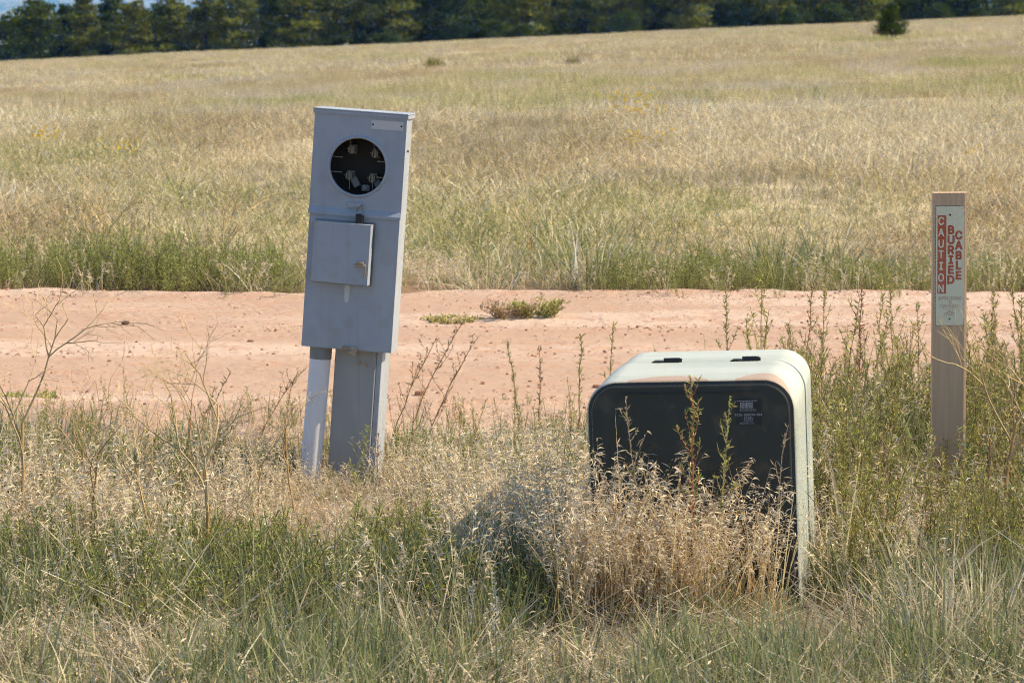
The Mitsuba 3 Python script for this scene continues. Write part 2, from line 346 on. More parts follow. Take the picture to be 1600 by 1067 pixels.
def loft(rings, caps=True):
    """rings: list of (inset, y)."""
    n = len(prof(0)); v, f = [], []
    for ins, y in rings:
        q = prof(ins); v.append(np.stack([q[:, 0], np.full(n, y), q[:, 1]], 1))
    for k in range(len(rings) - 1):
        for i in range(n):
            j = (i + 1) % n; a, b = k * n, (k + 1) * n
            f += [[a + i, a + j, b + j], [a + i, b + j, b + i]]
    v = np.vstack(v)
    if caps:
        for k, fl in ((0, False), (len(rings) - 1, True)):
            c = len(v); v = np.vstack([v, [[0, rings[k][1], 0.2]]])
            f += [[c, k * n + (i + 1) % n, k * n + i] if not fl else [c, k * n + i, k * n + (i + 1) % n] for i in range(n)]
    m = trimesh.Trimesh(v, f, process=False)
    m.fix_normals()
    return m
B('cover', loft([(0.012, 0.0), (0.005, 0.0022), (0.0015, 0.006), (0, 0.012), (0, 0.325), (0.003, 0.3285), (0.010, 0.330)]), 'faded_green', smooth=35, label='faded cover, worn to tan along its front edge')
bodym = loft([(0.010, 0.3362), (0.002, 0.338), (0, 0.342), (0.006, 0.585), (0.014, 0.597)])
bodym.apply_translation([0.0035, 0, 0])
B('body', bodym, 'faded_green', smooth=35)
B('seam', loft([(0.011, 0.3285), (0.011, 0.338)]), 'seam_dark', smooth=35)
# the dark front: a flat panel inside the rim, slightly dished, with a drip rail at its top
B('front_panel', loft([(0.020, -0.0022), (0.0165, -0.0035), (0.0135, -0.0022), (0.0122, 0.001)]), 'dark_green', smooth=25, label='dark green front panel')
B('front_edge', loft([(0.0118, -0.0009), (0.004, 0.0012), (0.0122, 0.0031)], caps=False), 'dark_green', smooth=35)
rail = [box(-0.16, 0.15, -0.0062, -0.0034, HB - 0.030, HB - 0.0275, 0.0008)]
B('front_panel__drip_rail', cat_m(rail), 'dark_green')
# sticker
sx, sz = 0.132, 0.450
B('sticker', box(sx - 0.029, sx + 0.029, -0.0042, -0.0036, sz - 0.030, sz + 0.030), 'sticker_black', label='black sticker with a barcode')
lines = []
def textline(t, xc, z, h, bold=False):
    m = meshkit.text_mesh(t, h, 0.0003, bold)
    w = m.bounds[1][0] - m.bounds[0][0]
    v = m.vertices.copy()
    m.vertices = np.stack([v[:, 0] - m.bounds[0][0] - w / 2 + xc, -0.0043 - v[:, 2], v[:, 1] + z], 1)
    m.fix_normals()
    return m
rb = np.random.default_rng(5)
x = sx - 0.018
while x < sx + 0.011:
    w = rb.choice([0.0012, 0.0018, 0.0026])
    lines.append(box(x, x + w, -0.0046, -0.0043, sz + 0.0085, sz + 0.0225)); x += w + rb.choice([0.0012, 0.0016])
lines += [textline('0000001230', sx - 0.001, sz + 0.0025, 0.0042), textline('9210-350070-001', sx, sz - 0.0085, 0.0047, True), textline('21782', sx, sz - 0.0185, 0.0048, True),
          box(sx - 0.026, sx + 0.020, -0.0046, -0.0043, sz + 0.0250, sz + 0.0262), box(sx - 0.010, sx + 0.008, -0.0046, -0.0043, sz - 0.0120, sz - 0.0112), box(sx - 0.012, sx + 0.010, -0.0046, -0.0043, sz - 0.0222, sz - 0.0214),
          textline('MADE IN U.S.A.', sx - 0.004, sz - 0.0275, 0.0032)]
B('sticker__print', cat_m(lines), 'sticker_print')
for k, hx in enumerate((-0.088, 0.099)):
    key = 'hinge' + ('' if k == 0 else f'_{k:03d}')
    B(key, cat_m([cyl([hx - 0.006, 0.326, HB + 0.004], [hx + 0.032, 0.326, HB + 0.004], 0.0068, 14), cyl([hx + 0.030, 0.326, HB + 0.004], [hx + 0.037, 0.326, HB + 0.004], 0.0048, 10)]), 'black_plastic', smooth=40)
    B(key + '__leaf', box(hx - 0.034, hx + 0.030, 0.317, 0.335, HB + 0.0003, HB + 0.0022), 'seam_dark')
    B(key + '__pin', cyl([hx - 0.028, 0.322, HB + 0.0045], [hx - 0.007, 0.320, HB + 0.0045], 0.0022, 8), 'tin')

# ------------------------------------------------------------------ marker post
def wood_fn(p, n, uv):
    g = FB(p.x * 170, p.y * 170, p.z * 5.0, 3)
    b = FB(p.x * 16, p.y * 16, p.z * 2.2, 2)
    c = MIX((0.52, 0.37, 0.235), (0.575, 0.41, 0.27), SS(0.3, 0.7, g))
    return MIX(c, (0.60, 0.46, 0.33), SS(0.5, 0.8, b) * 0.35)
mat('post_brown', base_color=mikit.proc(wood_fn), roughness=0.7, specular=0.25)
mat('sign_face', base_color=mottle((0.70, 0.68, 0.50), (0.75, 0.72, 0.54), 12, 1.0), roughness=0.5, specular=0.3)
mat('sign_red', base_color=mottle((0.46, 0.115, 0.06), (0.52, 0.16, 0.095), 60, 1.0), roughness=0.6, specular=0.2)
mat('sign_edge', base_color=(0.05, 0.045, 0.04), roughness=0.7, specular=0.2)
KM = np.eye(4); KM[:3, 3] = (1.218, 8.12, 0.0)
KM = KM @ rotm([0, 1, 0], -0.7) @ rotm([0, 0, 1], -3.0)
def K(key, mesh, bsdf, smooth=False, label=None):
    mesh = mesh.copy(); mesh.apply_transform(KM)
    put('marker_post__' + key, mesh, bsdf, smooth=smooth, label=label)
tag('marker_post', 'flat brown marker post with a red lettered buried cable warning sign', 'marker post')
PH = 0.842
pp = Polygon([(-0.0395, -0.020), (0.0395, -0.020), (0.0465, -0.0175), (0.0475, 0.016), (0.044, 0.022), (-0.044, 0.022), (-0.0475, 0.016), (-0.0465, -0.0175)])
post = trimesh.creation.extrude_polygon(pp, PH + 0.15, engine='earcut'); post.apply_translation([0, 0, -0.15])
K('post', post, 'post_brown')
SZ1 = PH - 0.037; SZ0 = SZ1 - 0.329
K('sign_backing', rplate(-0.0395, 0.0395, SZ0 - 0.0012, SZ1 + 0.0012, -0.0212, -0.0201, 0.001), 'sign_edge')
K('sign', rplate(-0.0385, 0.0385, SZ0, SZ1, -0.0226, -0.0212, 0.002), 'sign_face', label='pale green sign reading CAUTION BURIED CABLE')
def fatten(m, r, depth):
    tri = m.vertices[m.faces[m.face_normals[:, 2] > 0.9]][:, :, :2]
    g_ = unary_union([Polygon(t).buffer(1e-6) for t in tri]).buffer(r, quad_segs=3).simplify(r * 0.1)
    return cat_m([trimesh.creation.extrude_polygon(q, depth, engine='earcut') for q in getattr(g_, 'geoms', [g_])])
def glyph(t, xc, zc, h, bold=True, squeeze=1.0, depth=0.0005, y=-0.0227, fat=0.0):
    m = meshkit.text_mesh(t, h, depth, bold)
    if fat:
        m = fatten(m, fat, depth)
    lo, hi = m.bounds
    v = m.vertices.copy()
    m.vertices = np.stack([(v[:, 0] - (lo[0] + hi[0]) / 2) * squeeze + xc, y - v[:, 2], v[:, 1] - (lo[1] + hi[1]) / 2 + zc], 1)
    m.fix_normals()
    return m
PXM = 566.0
def sgx(px): return (px - 1479.2) / PXM
def sgz(py): return SZ1 - (py - 325.0) / PXM
red = []
bx0, bx1, bz0, bz1 = sgx(1459.6), sgx(1473.3), sgz(461.5), sgz(338.6)
panel = sbox(bx0, bz0, bx1, bz1)
cut = []
CY = [347.6, 365.5, 383.2, 399.5, 418.0, 436.0, 453.5]
K('sign__red_block', prism_y(panel, -0.0231, -0.0227), 'sign_red')
pale = [glyph(c, sgx(1465.4), sgz(cy), 0.0205, True, 0.84 if c != 'I' else 1.0, 0.0004, -0.0232, 0.0002) for c, cy in zip('CAUTION', CY)]
K('sign__caution_lettering', cat_m(pale), 'sign_face')
red += [glyph(c, sgx(1480.6), sgz(361.5 + i * 15.6), 0.0215, True, 0.98, 0.0005, fat=0.0012) for i, c in enumerate('BURIED')]
red += [glyph(c, sgx(1492.6), sgz(370.0 + i * 15.7), 0.0212, True, 0.95, 0.0005, fat=0.0012) for i, c in enumerate('CABLE')]
K('sign__cable_lettering', cat_m(red), 'sign_red')
mat('sign_faint', base_color=(0.42, 0.24, 0.18), roughness=0.6, specular=0.2)
small = [glyph(t, sgx(1479.5), sgz(y), 0.0085, True, 0.62) for t, y in (('BEFORE DIGGING', 468.7), ('IN', 475.0), ('THIS VICINITY', 481.5), ('CALL', 488.0), ('COLLECT', 493.5))]
K('sign__small_print', cat_m(small), 'sign_faint')
for k, z in enumerate((sgz(338.2), sgz(501.0))):
    K('sign__screw' + ('' if k == 0 else f'_{k:03d}'), cyl([sgx(1479), -0.0245, z], [sgx(1479), -0.0225, z], 0.0028, 12), 'black_plastic', smooth=40)

# ------------------------------------------------------------------ plants: ribbons and tubes with vertex colours
class Acc:
    def __init__(self):
        self.v, self.f, self.c, self.n = [], [], [], 0
    def add(self, v, f, c):
        self.v.append(v); self.f.append(f + self.n); self.c.append(c); self.n += len(v)
    def done(self):
        return trimesh.Trimesh(np.vstack(self.v), np.vstack(self.f), process=False), np.clip(np.vstack(self.c), 0.004, 0.95)

def curve(base, L, az, th0, th1, k, pw=1.0):
    n = len(L)
    t = (np.arange(k) + 0.5) / k
    th = th0[:, None] + th1[:, None] * t[None, :] ** pw
    d = np.stack([np.sin(th) * np.cos(az)[:, None], np.sin(th) * np.sin(az)[:, None], np.cos(th)], -1)
    C = np.zeros((n, k + 1, 3)); C[:, 0] = base
    C[:, 1:] = base[:, None] + np.cumsum(d * (L / k)[:, None, None], 1)
    return C

def ribbons(acc, C, W, col, base=None, rng=None, fade=0.4, face=None):
    """C (n, k+1, 3), W (n, k+1), col (n, 3), base (3,) colour at the foot."""
    n, k1 = C.shape[:2]
    d = C[:, -1] - C[:, 0]
    d /= np.linalg.norm(d, axis=1, keepdims=True) + 1e-9
    r = rng.normal(size=(n, 3))
    s = np.cross(d, r); s /= np.linalg.norm(s, axis=1, keepdims=True) + 1e-9
    v = np.stack([C - s[:, None] * W[..., None] / 2, C + s[:, None] * W[..., None] / 2], 2).reshape(-1, 3)
    i = (np.arange(n) * k1 * 2)[:, None] + np.arange(k1 - 1)[None] * 2
    i = i.ravel()
    f = np.vstack([np.stack([i, i + 1, i + 3], 1), np.stack([i, i + 3, i + 2], 1)])
    c = np.repeat(col[:, None], k1, 1)
    if base is not None:
        t = np.clip(np.linspace(0, 1, k1) / fade, 0, 1)[None, :, None]
        c = np.asarray(base) * (1 - t) + c * t
    acc.add(v, f, np.repeat(c.reshape(-1, 3), 2, 0))

def colours(rng, n, pal, jit=0.2):
    pal = np.asarray(pal, float)
    a = pal[rng.integers(len(pal), size=n)]; b = pal[rng.integers(len(pal), size=n)]
    t = rng.random((n, 1))
    return (a * t + b * (1 - t)) * np.exp(jit * rng.normal(size=(n, 1)))

def disk(rng, n, R):
    a, r = rng.random(n) * 6.283, R * np.sqrt(rng.random(n))
    return np.stack([r * np.cos(a), r * np.sin(a), np.full(n, -0.02)], 1)

def along(C, t):
    k = C.shape[1] - 1
    x = np.clip(t * k, 0, k - 1e-6); i = x.astype(int); f = (x - i)[..., None]
    r = np.arange(len(C))[:, None]
    return C[r, i] * (1 - f) + C[r, i + 1] * f

STRAW = [(0.712, 0.629, 0.434), (0.613, 0.526, 0.355), (0.812, 0.747, 0.566)]
PALE = [(0.782, 0.699, 0.52), (0.671, 0.568, 0.4), (0.586, 0.481, 0.356)]
ORANGE = (0.45, 0.269, 0.125)
GREEN = [(0.224, 0.278, 0.093), (0.287, 0.316, 0.122), (0.215, 0.261, 0.128)]
BLUEG = [(0.222, 0.272, 0.142), (0.292, 0.317, 0.184), (0.341, 0.348, 0.213)]
KOCH = [(0.315, 0.364, 0.099), (0.399, 0.428, 0.14), (0.262, 0.31, 0.099)]
YELG = [(0.437, 0.423, 0.133), (0.365, 0.374, 0.125), (0.51, 0.439, 0.187)]
GREY = [(0.383, 0.318, 0.25), (0.297, 0.241, 0.19), (0.468, 0.4, 0.32)]
RED = [(0.351, 0.168, 0.119), (0.429, 0.238, 0.168), (0.286, 0.168, 0.098)]
BROWN = [(0.437, 0.308, 0.18), (0.539, 0.4, 0.235), (0.349, 0.254, 0.157)]
SAGE = [(0.405, 0.413, 0.377), (0.486, 0.475, 0.442)]
BROMEH = [(0.761, 0.655, 0.492), (0.84, 0.779, 0.609), (0.609, 0.483, 0.355)]
BROMES = [(0.717, 0.562, 0.317), (0.782, 0.665, 0.427), (0.626, 0.458, 0.253)]
OLIVE = [(0.376, 0.348, 0.167), (0.462, 0.411, 0.217), (0.307, 0.3, 0.143)]
TAN = [(0.654, 0.572, 0.395), (0.569, 0.496, 0.341), (0.739, 0.665, 0.485)]

def grass(acc, rng, n, R, L, W, th0, th1, pal, base=None, k=3, jit=0.26):
    b = disk(rng, n, R)
    l = rng.uniform(*L, n)
    out = np.arctan2(b[:, 1], b[:, 0]) + rng.normal(0, 0.9, n)
    C = curve(b, l, out, rng.uniform(*th0, n), rng.uniform(*th1, n), k)
    w = rng.uniform(*W, n)
    prof_ = np.interp(np.linspace(0, 1, k + 1), [0, 0.5, 1], [0.8, 1.0, 0.12])
    ribbons(acc, C, w[:, None] * prof_[None], colours(rng, n, pal, jit), base, rng)
    return C

def cheat(acc, rng, n, R, L, nsp=13, pal=PALE, stem=STRAW, base=ORANGE, sp=(0.014, 0.030), spw=(0.0028, 0.0052), t0=0.5, droop=0.0):
    C = grass(acc, rng, n, R, L, (0.0016, 0.0028), (0.0, 0.22), (0.1, 0.75), stem, base, 5)
    t = rng.uniform(t0, 1.0, (n, nsp))
    p = along(C, t).reshape(-1, 3)
    m = n * nsp
    az = np.repeat(rng.random(n) * 6.283, nsp) + rng.normal(0, 0.9, m)
    Cs = curve(p, rng.uniform(*sp, m), az, rng.uniform(0.3, 1.6, m) + droop, rng.uniform(0.3, 1.3, m), 2)
    ribbons(acc, Cs, rng.uniform(*spw, m)[:, None] * np.array([[0.35, 1.0, 0.15]]), colours(rng, m, pal, 0.15), None, rng)

def litter(acc, rng, n, R, pal=GREY, L=(0.05, 0.22), W=(0.0012, 0.003)):
    b = disk(rng, n, R); b[:, 2] = rng.uniform(0.0, 0.04, n)
    C = curve(b, rng.uniform(*L, n), rng.random(n) * 6.283, rng.uniform(1.0, 1.6, n), rng.uniform(-0.5, 0.5, n), 2)
    ribbons(acc, C, rng.uniform(*W, n)[:, None] * np.array([[0.8, 1, 0.5]]), colours(rng, n, pal, 0.15), None, rng)

def tube(acc, pts, r0, r1, col, sides=5):
    pts = np.asarray(pts, float); n = len(pts)
    d = np.gradient(pts, axis=0); d /= np.linalg.norm(d, axis=1, keepdims=True) + 1e-9
    a = np.cross(d, [0.31, 0.87, 0.38]); a /= np.linalg.norm(a, axis=1, keepdims=True) + 1e-9
    b = np.cross(d, a)
    r = np.linspace(r0, r1, n)
    ph = np.arange(sides) / sides * 2 * math.pi
    v = pts[:, None] + r[:, None, None] * (np.cos(ph)[None, :, None] * a[:, None] + np.sin(ph)[None, :, None] * b[:, None])
    i = np.arange(n - 1)[:, None] * sides; j = np.arange(sides)[None]; jn = (j + 1) % sides
    f = np.vstack([np.stack([(i + j), (i + jn), (i + sides + jn)], -1).reshape(-1, 3), np.stack([(i + j), (i + sides + jn), (i + sides + j)], -1).reshape(-1, 3)])
    acc.add(v.reshape(-1, 3), f, np.tile(np.asarray(col, float), (n * sides, 1)))

def leaves_on(acc, rng, pts, gap, L, W, pal, th=(0.5, 1.3), skip=0.1, k=1):
    """narrow leaves along a polyline."""
    seg = np.linalg.norm(np.diff(pts, axis=0), axis=1); tot = seg.sum()
    m = max(1, int(tot * (1 - skip) / gap))
    s = np.sort(rng.uniform(skip * tot, tot, m)); cum = np.concatenate([[0], np.cumsum(seg)])
    p = np.stack([np.interp(s, cum, pts[:, a]) for a in range(3)], 1)
    C = curve(p, rng.uniform(*L, m), rng.random(m) * 6.283, rng.uniform(*th, m), rng.uniform(-0.5, 0.5, m), k + 1)
    w = np.array([[0.5, 1.0, 0.1]]) if k == 1 else np.interp(np.linspace(0, 1, k + 2), [0, .4, 1], [.5, 1, .1])[None]
    ribbons(acc, C, rng.uniform(*W, m)[:, None] * w, colours(rng, m, pal, 0.14), None, rng)

def weed(acc_s, acc_l, rng, H, nbr, pal, stem, lean=0.0, laz=0.0, spread=(0.5, 0.9), gap=0.010, L=(0.012, 0.028), W=(0.0032, 0.0056), blen=0.42, tip=None, r=0.0022, t0=0.12):
    """upright leafy weed: main stem, rising side branches, leaves; tip: colours of the seed spikes."""
    k = 7
    C = curve(np.array([[0, 0, -0.02]]), np.array([H]), np.array([laz]), np.array([lean * 0.6]), np.array([lean * 0.8 + rng.normal(0, 0.08)]), k)[0]
    C[1:-1] += rng.normal(0, 0.004, (k - 1, 3))
    tube(acc_s, C, r, r * 0.35, stem, 4)
    lines = [(C, 0.25)]
    for q in range(nbr):
        t = t0 + (0.95 - t0) * (q + rng.random()) / nbr
        p = along(C[None], np.array([[t]]))[0, 0]
        l = H * blen * (1.05 - t * 0.8) * rng.uniform(0.6, 1.15)
        az = q * 2.4 + rng.normal(0, 0.4)
        th = rng.uniform(*spread)
        Cb = curve(p[None], np.array([l]), np.array([az]), np.array([th]), np.array([-th * rng.uniform(0.3, 0.8)]), 4)[0]
        tube(acc_s, Cb, r * 0.5, r * 0.25, stem, 3)
        lines.append((Cb, 0.05))
    for Cb, sk in lines:
        leaves_on(acc_l, rng, Cb, gap, L, W, pal, (0.4, 1.3), sk)
        if tip is not None:
            h = len(Cb) // 2
            leaves_on(acc_l, rng, Cb[h:], gap * 0.45, (L[0] * 0.45, L[1] * 0.5), (W[0] * 0.9, W[1] * 1.1), tip, (0.2, 1.5), 0.05)

def skeleton(acc, rng, p, d, L, r, depth, col, spread=0.6, kids=(2, 3), droop=0.0, tone=0.15):
    """dry branching stalk."""
    k = 4
    pts = [p]
    dd = d / np.linalg.norm(d)
    for i in range(k):
        dd = dd + rng.normal(0, 0.09, 3) + np.array([0, 0, -droop]); dd /= np.linalg.norm(dd)
        pts.append(pts[-1] + dd * L / k)
    tube(acc, pts, r, r * 0.72, np.asarray(col) * (1 + tone * rng.normal()), 5 if depth > 1 else 3)
    if depth <= 0:
        return
    for q in range(rng.integers(kids[0], kids[1] + 1)):
        a = rng.normal(0, 1, 3); a -= dd * (a @ dd); a /= np.linalg.norm(a) + 1e-9
        s = rng.uniform(0.5, 1.2) * spread
        nd = dd * math.cos(s) + a * math.sin(s) + np.array([0, 0, 0.12])
        j = rng.integers(1, k + 1) if q else k
        skeleton(acc, rng, pts[j], nd, L * rng.uniform(0.55, 0.85), r * 0.68, depth - 1, col, spread, kids, droop, tone)

PROTO = {}
def proto(name, n, fn, bsdf='leaf', seed=0):
    PROTO[name] = []
    for i in range(n):
        rng = np.random.default_rng(1000 + seed * 97 + i)
        acc = Acc(); fn(acc, rng)
        m, c = acc.done()
        key = f'proto_{name}_{i}'
        scene[key] = {'type': 'shapegroup', 'shape': mikit.ply(m, bsdf, color=c)}
        PROTO[name].append(key)
    return PROTO[name]

COUNT = {}
def scatter(stuff, name, x, y, s, rng, zfn=elev, tilt=4.0):
    keys = PROTO[name]
    z = zfn(x, y)
    rz = rng.random(len(x)) * 6.283
    tx, ty = rng.normal(0, math.radians(tilt), (2, len(x)))
    which = rng.integers(len(keys), size=len(x))
    c, si = np.cos(rz), np.sin(rz)
    for i in range(len(x)):
        q = s[i]
        m = np.array([[q * c[i], -q * si[i], q * tx[i], x[i]], [q * si[i], q * c[i], q * ty[i], y[i]], [-q * (tx[i] * c[i] + ty[i] * si[i]), q * (tx[i] * si[i] - ty[i] * c[i]), q, z[i]], [0, 0, 0, 1.0]])
        n = COUNT[stuff] = COUNT.get(stuff, 0) + 1
        scene[f'{stuff}__{n:05d}'] = {'type': 'instance', 'to_world': T(m), 'group_': {'type': 'ref', 'id': keys[which[i]]}}

def spots(rng, n, y0, y1, half=lambda y: y * 0.19 + 0.25, pw=None, dens=None, cx=0.0):
    """random points in the view wedge between y0 and y1, thinned by dens(x, y)."""
    y = np.sqrt(rng.uniform(y0 * y0, y1 * y1, n))
    x = rng.uniform(-1, 1, n) * half(y)
    if dens is not None:
        keep = rng.random(n) < dens(x, y)
        x, y = x[keep], y[keep]
    return x, y

# ------------------------------------------------------------------ foreground verge
proto('cheat', 7, lambda a, r: (cheat(a, r, 12, 0.07, (0.22, 0.40)), litter(a, r, 5, 0.08, STRAW)), seed=1)
proto('brome', 8, lambda a, r: cheat(a, r, 5, 0.025, (0.22, 0.42), 20, BROMEH, BROMES, (0.50, 0.29, 0.135), t0=0.55, sp=(0.010, 0.022), spw=(0.0018, 0.0032), droop=0.5), seed=12)
proto('cheat_low', 6, lambda a, r: (cheat(a, r, 9, 0.08, (0.12, 0.26), 12, PALE, STRAW, (0.40, 0.30, 0.16)), grass(a, r, 6, 0.08, (0.06, 0.16), (0.0018, 0.003), (0.1, 0.6), (0.2, 1.2), STRAW)), seed=2)
proto('wheat', 7, lambda a, r: grass(a, r, 10, 0.06, (0.10, 0.28), (0.0032, 0.0062), (0.0, 0.25), (0.05, 0.7), BLUEG + GREEN, (0.20, 0.19, 0.10), 4), seed=3)
proto('wheat_dry', 5, lambda a, r: grass(a, r, 10, 0.08, (0.10, 0.28), (0.0032, 0.0060), (0.05, 0.5), (0.1, 1.3), STRAW + GREY, None, 4), seed=4)
proto('litter', 5, lambda a, r: litter(a, r, 34, 0.13, GREY + STRAW), seed=5)
def small_koch(pal, stem, H):
    def fn(a, r):
        for q in range(3):
            s, l = Acc(), Acc()
            weed(s, l, r, r.uniform(*H), 10, pal, stem, 0.1, r.random() * 6.3, gap=0.0075, L=(0.008, 0.020), W=(0.0022, 0.0042))
            o = disk(r, 1, 0.05)[0]
            for w in (s, l):
                m, c = w.done(); a.add(m.vertices + o * [1, 1, 0], m.faces, c)
    return fn
proto('koch', 6, small_koch(KOCH, (0.22, 0.20, 0.10), (0.14, 0.26)), seed=6)
proto('koch_yel', 6, small_koch(YELG + KOCH, (0.28, 0.22, 0.12), (0.20, 0.38)), seed=7)
def tallw(pal, tip, stem, H):
    def fn(a, r):
        s, l = Acc(), Acc()
        weed(s, l, r, r.uniform(*H), 9, pal, stem, 0.18, r.random() * 6.3, (0.35, 0.8), 0.011, blen=0.34, tip=tip)
        for w in (s, l):
            m, c = w.done(); a.add(m.vertices, m.faces, c)
    return fn
proto('tall', 6, tallw(YELG, YELG + OLIVE, (0.30, 0.22, 0.12), (0.30, 0.52)), seed=8)
proto('tall_brown', 4, tallw(OLIVE + BROWN, BROWN, (0.30, 0.19, 0.11), (0.28, 0.46)), seed=9)

def g(x, y, cx, cy, rx, ry):
    return np.exp(-((x - cx) / rx) ** 2 - ((y - cy) / ry) ** 2)
def free(x, y):
    """0 where the pedestal, box and post stand."""
    q = np.stack([x, y, np.zeros_like(x), np.ones_like(x)], 0)
    b = BI @ q
    inb = (np.abs(b[0]) < HW + 0.015) & (b[1] > -0.03) & (b[1] < 0.62)
    p = np.linalg.inv(PM) @ q
    inp = (p[0] > -0.115) & (p[0] < 0.105) & (p[1] > -0.01) & (p[1] < 0.21)
    k = np.linalg.inv(KM) @ q
    ink = (np.abs(k[0]) < 0.055) & (np.abs(k[1]) < 0.03)
    return ~(inb | inp | ink)
EDGE = lambda x: 9.25 + 1.0 * sm(0.55, 1.5, x) + 0.25 * sm(-0.9, -1.7, x) * 0
def verge(x, y, fade=0.6):
    return free(x, y) * (1 - sm(-fade, 0.15, y - EDGE(x) + (noise2(x, y, 2.2, 31) - 0.5) * 1.1))
R0 = np.random.default_rng(77)
H0 = lambda y: y * 0.19 + 0.3
def sow(stuff, name, n, y0, y1, dens, sc, tilt=5.0):
    x, y = spots(R0, n, y0, y1, H0, dens=lambda x, y: np.clip(dens(x, y), 0, 1))
    scatter(stuff, name, x, y, R0.uniform(*sc, len(x)) * (1 if name == 'brome' else ht(x, y)), R0, tilt=tilt)
nz = lambda x, y, f, s: noise2(x, y, f, s, 2)
boxfront = lambda x, y: np.clip(1.4 * g(x, y, 0.42, 6.38, 0.36, 0.20), 0, 1)
ht = lambda x, y: (1 - 0.42 * sm(7.9, 9.0, y) * (x < 0.55)) * (1 - 0.72 * g(x, y, -0.48, 7.9, 0.26, 0.6)) * (1 - 0.55 * g(x, y, 1.20, 7.75, 0.14, 0.5)) * (1 - 0.6 * g(x, y, 0.68, 6.4, 0.10, 0.35)) * (1 - 0.5 * sm(6.42, 6.25, y) * sm(0.0, 0.1, x) * sm(0.75, 0.65, x) * sm(5.9, 6.1, y))
hard = lambda x, y, f, sd, a=0.47, b=0.56: sm(a, b, nz(x, y, f, sd))
band = lambda x, y: sm(0.07, 0.16, x) * sm(0.66, 0.60, x) * sm(6.36, 6.42, y - 0.16 * (x - 0.42)) * (0.18 + 0.82 * hard(x, y, 7.0, 40, 0.44, 0.54)) * (1 - 0.35 * sm(0.5, 0.6, x))
# tall dry brome close against the front of the box, and a column of it at its left corner
sow('dry_grass', 'brome', 1900, 6.30, 6.62, lambda x, y: free(x, y) * band(x, y), (0.72, 1.12))
sow('dry_grass', 'brome', 1200, 6.30, 7.1, lambda x, y: free(x, y) * (1.0 * g(x, y, 0.20, 6.47, 0.07, 0.10) + 0.55 * g(x, y, 0.02, 6.9, 0.12, 0.3) + 0.25 * g(x, y, 0.80, 6.95, 0.06, 0.25)), (0.75, 1.15))
for cx, cy, rx, ry, n, sc in ((0.205, 6.455, 0.045, 0.05, 24, (0.9, 1.3)), (0.12, 6.52, 0.06, 0.09, 14, (0.8, 1.1)), (0.36, 6.44, 0.09, 0.03, 14, (0.85, 1.1))):
    x, y = cx + R0.normal(0, rx, n), cy + R0.normal(0, ry, n)
    q = free(x, y)
    scatter('dry_grass', 'brome', x[q], y[q], R0.uniform(*sc, int(q.sum())), R0, tilt=5)
sow('dry_grass', 'cheat', 1300, 6.3, 9.2, lambda x, y: verge(x, y) * (0.22 * hard(x, y, 3.4, 54) + 0.7 * g(x, y, 0.02, 7.3, 0.16, 0.5) + 0.8 * hard(x, y, 2.6, 48) * g(x, y, -0.85, 7.75, 0.7, 0.35) + 0.05), (0.6, 0.95))
sow('dry_grass', 'cheat_low', 2600, 7.3, 9.9, lambda x, y: verge(x, y) * (0.06 + 0.85 * g(x, y, -0.12, 8.2, 0.32, 0.6) + 0.6 * hard(x, y, 2.0, 41) * (x < 0.6)), (0.6, 1.1))
sow('dry_grass', 'cheat_low', 700, 5.2, 7.3, lambda x, y: verge(x, y) * 0.6 * hard(x, y, 2.8, 42, 0.5, 0.58), (0.45, 0.8))
sow('dry_grass', 'wheat_dry', 1700, 5.2, 9.9, lambda x, y: verge(x, y) * (0.12 + 0.6 * hard(x, y, 2.2, 43)), (0.55, 1.0))
sow('dry_grass', 'wheat_dry', 500, 6.5, 8.2, lambda x, y: free(x, y) * g(x, y, 0.80, 7.1, 0.10, 0.6), (0.9, 1.5))
sow('dry_grass', 'litter', 1700, 5.1, 9.9, lambda x, y: verge(x, y) * (0.85 - 0.55 * sm(6.8, 7.6, y)), (0.7, 1.3))
sow('dry_grass', 'wheat_dry', 2800, 5.0, 6.5, lambda x, y: free(x, y) * 0.6, (0.25, 0.55))
sow('dry_grass', 'litter', 900, 5.6, 6.5, lambda x, y: free(x, y) * sm(0.0, 0.15, x), (0.6, 1.0))
sow('green_grass', 'wheat', 2300, 5.0, 6.5, lambda x, y: free(x, y) * (0.3 + 0.45 * hard(x, y, 3.0, 56)), (0.3, 0.6))
# green blades, mostly nearest the camera
sow('green_grass', 'wheat', 4200, 5.1, 6.9, lambda x, y: verge(x, y) * (0.22 + 0.75 * hard(x, y, 2.4, 44)), (0.5, 0.9))
sow('green_grass', 'wheat', 1300, 7.0, 9.9, lambda x, y: verge(x, y) * (0.08 + 0.5 * hard(x, y, 1.8, 45)), (0.5, 0.95))
# small leaved green weeds
sow('green_weeds', 'koch', 3000, 6.2, 9.4, lambda x, y: verge(x, y) * (x < 0.3) * (0.05 + 0.85 * g(x, y, -0.85, 6.95, 0.8, 0.32) * hard(x, y, 3.2, 52, 0.36, 0.52) + 0.5 * g(x, y, -0.15, 7.0, 0.4, 0.4) * hard(x, y, 3.2, 53, 0.38, 0.54) + 0.4 * hard(x, y, 2.4, 46)), (0.55, 1.0))
sow('green_weeds', 'koch', 900, 5.3, 6.5, lambda x, y: 0.5 * hard(x, y, 2.6, 47), (0.3, 0.55))
sow('green_weeds', 'koch_yel', 2200, 6.55, 11.0, lambda x, y: verge(x, y) * sm(0.68, 0.86, x) * (0.25 + 0.6 * hard(x, y, 2.2, 49, 0.4, 0.52)), (0.55, 1.0))
sow('green_weeds', 'koch', 1100, 6.6, 9.0, lambda x, y: verge(x, y) * sm(0.95, 1.2, x) * 0.7, (0.6, 1.0))
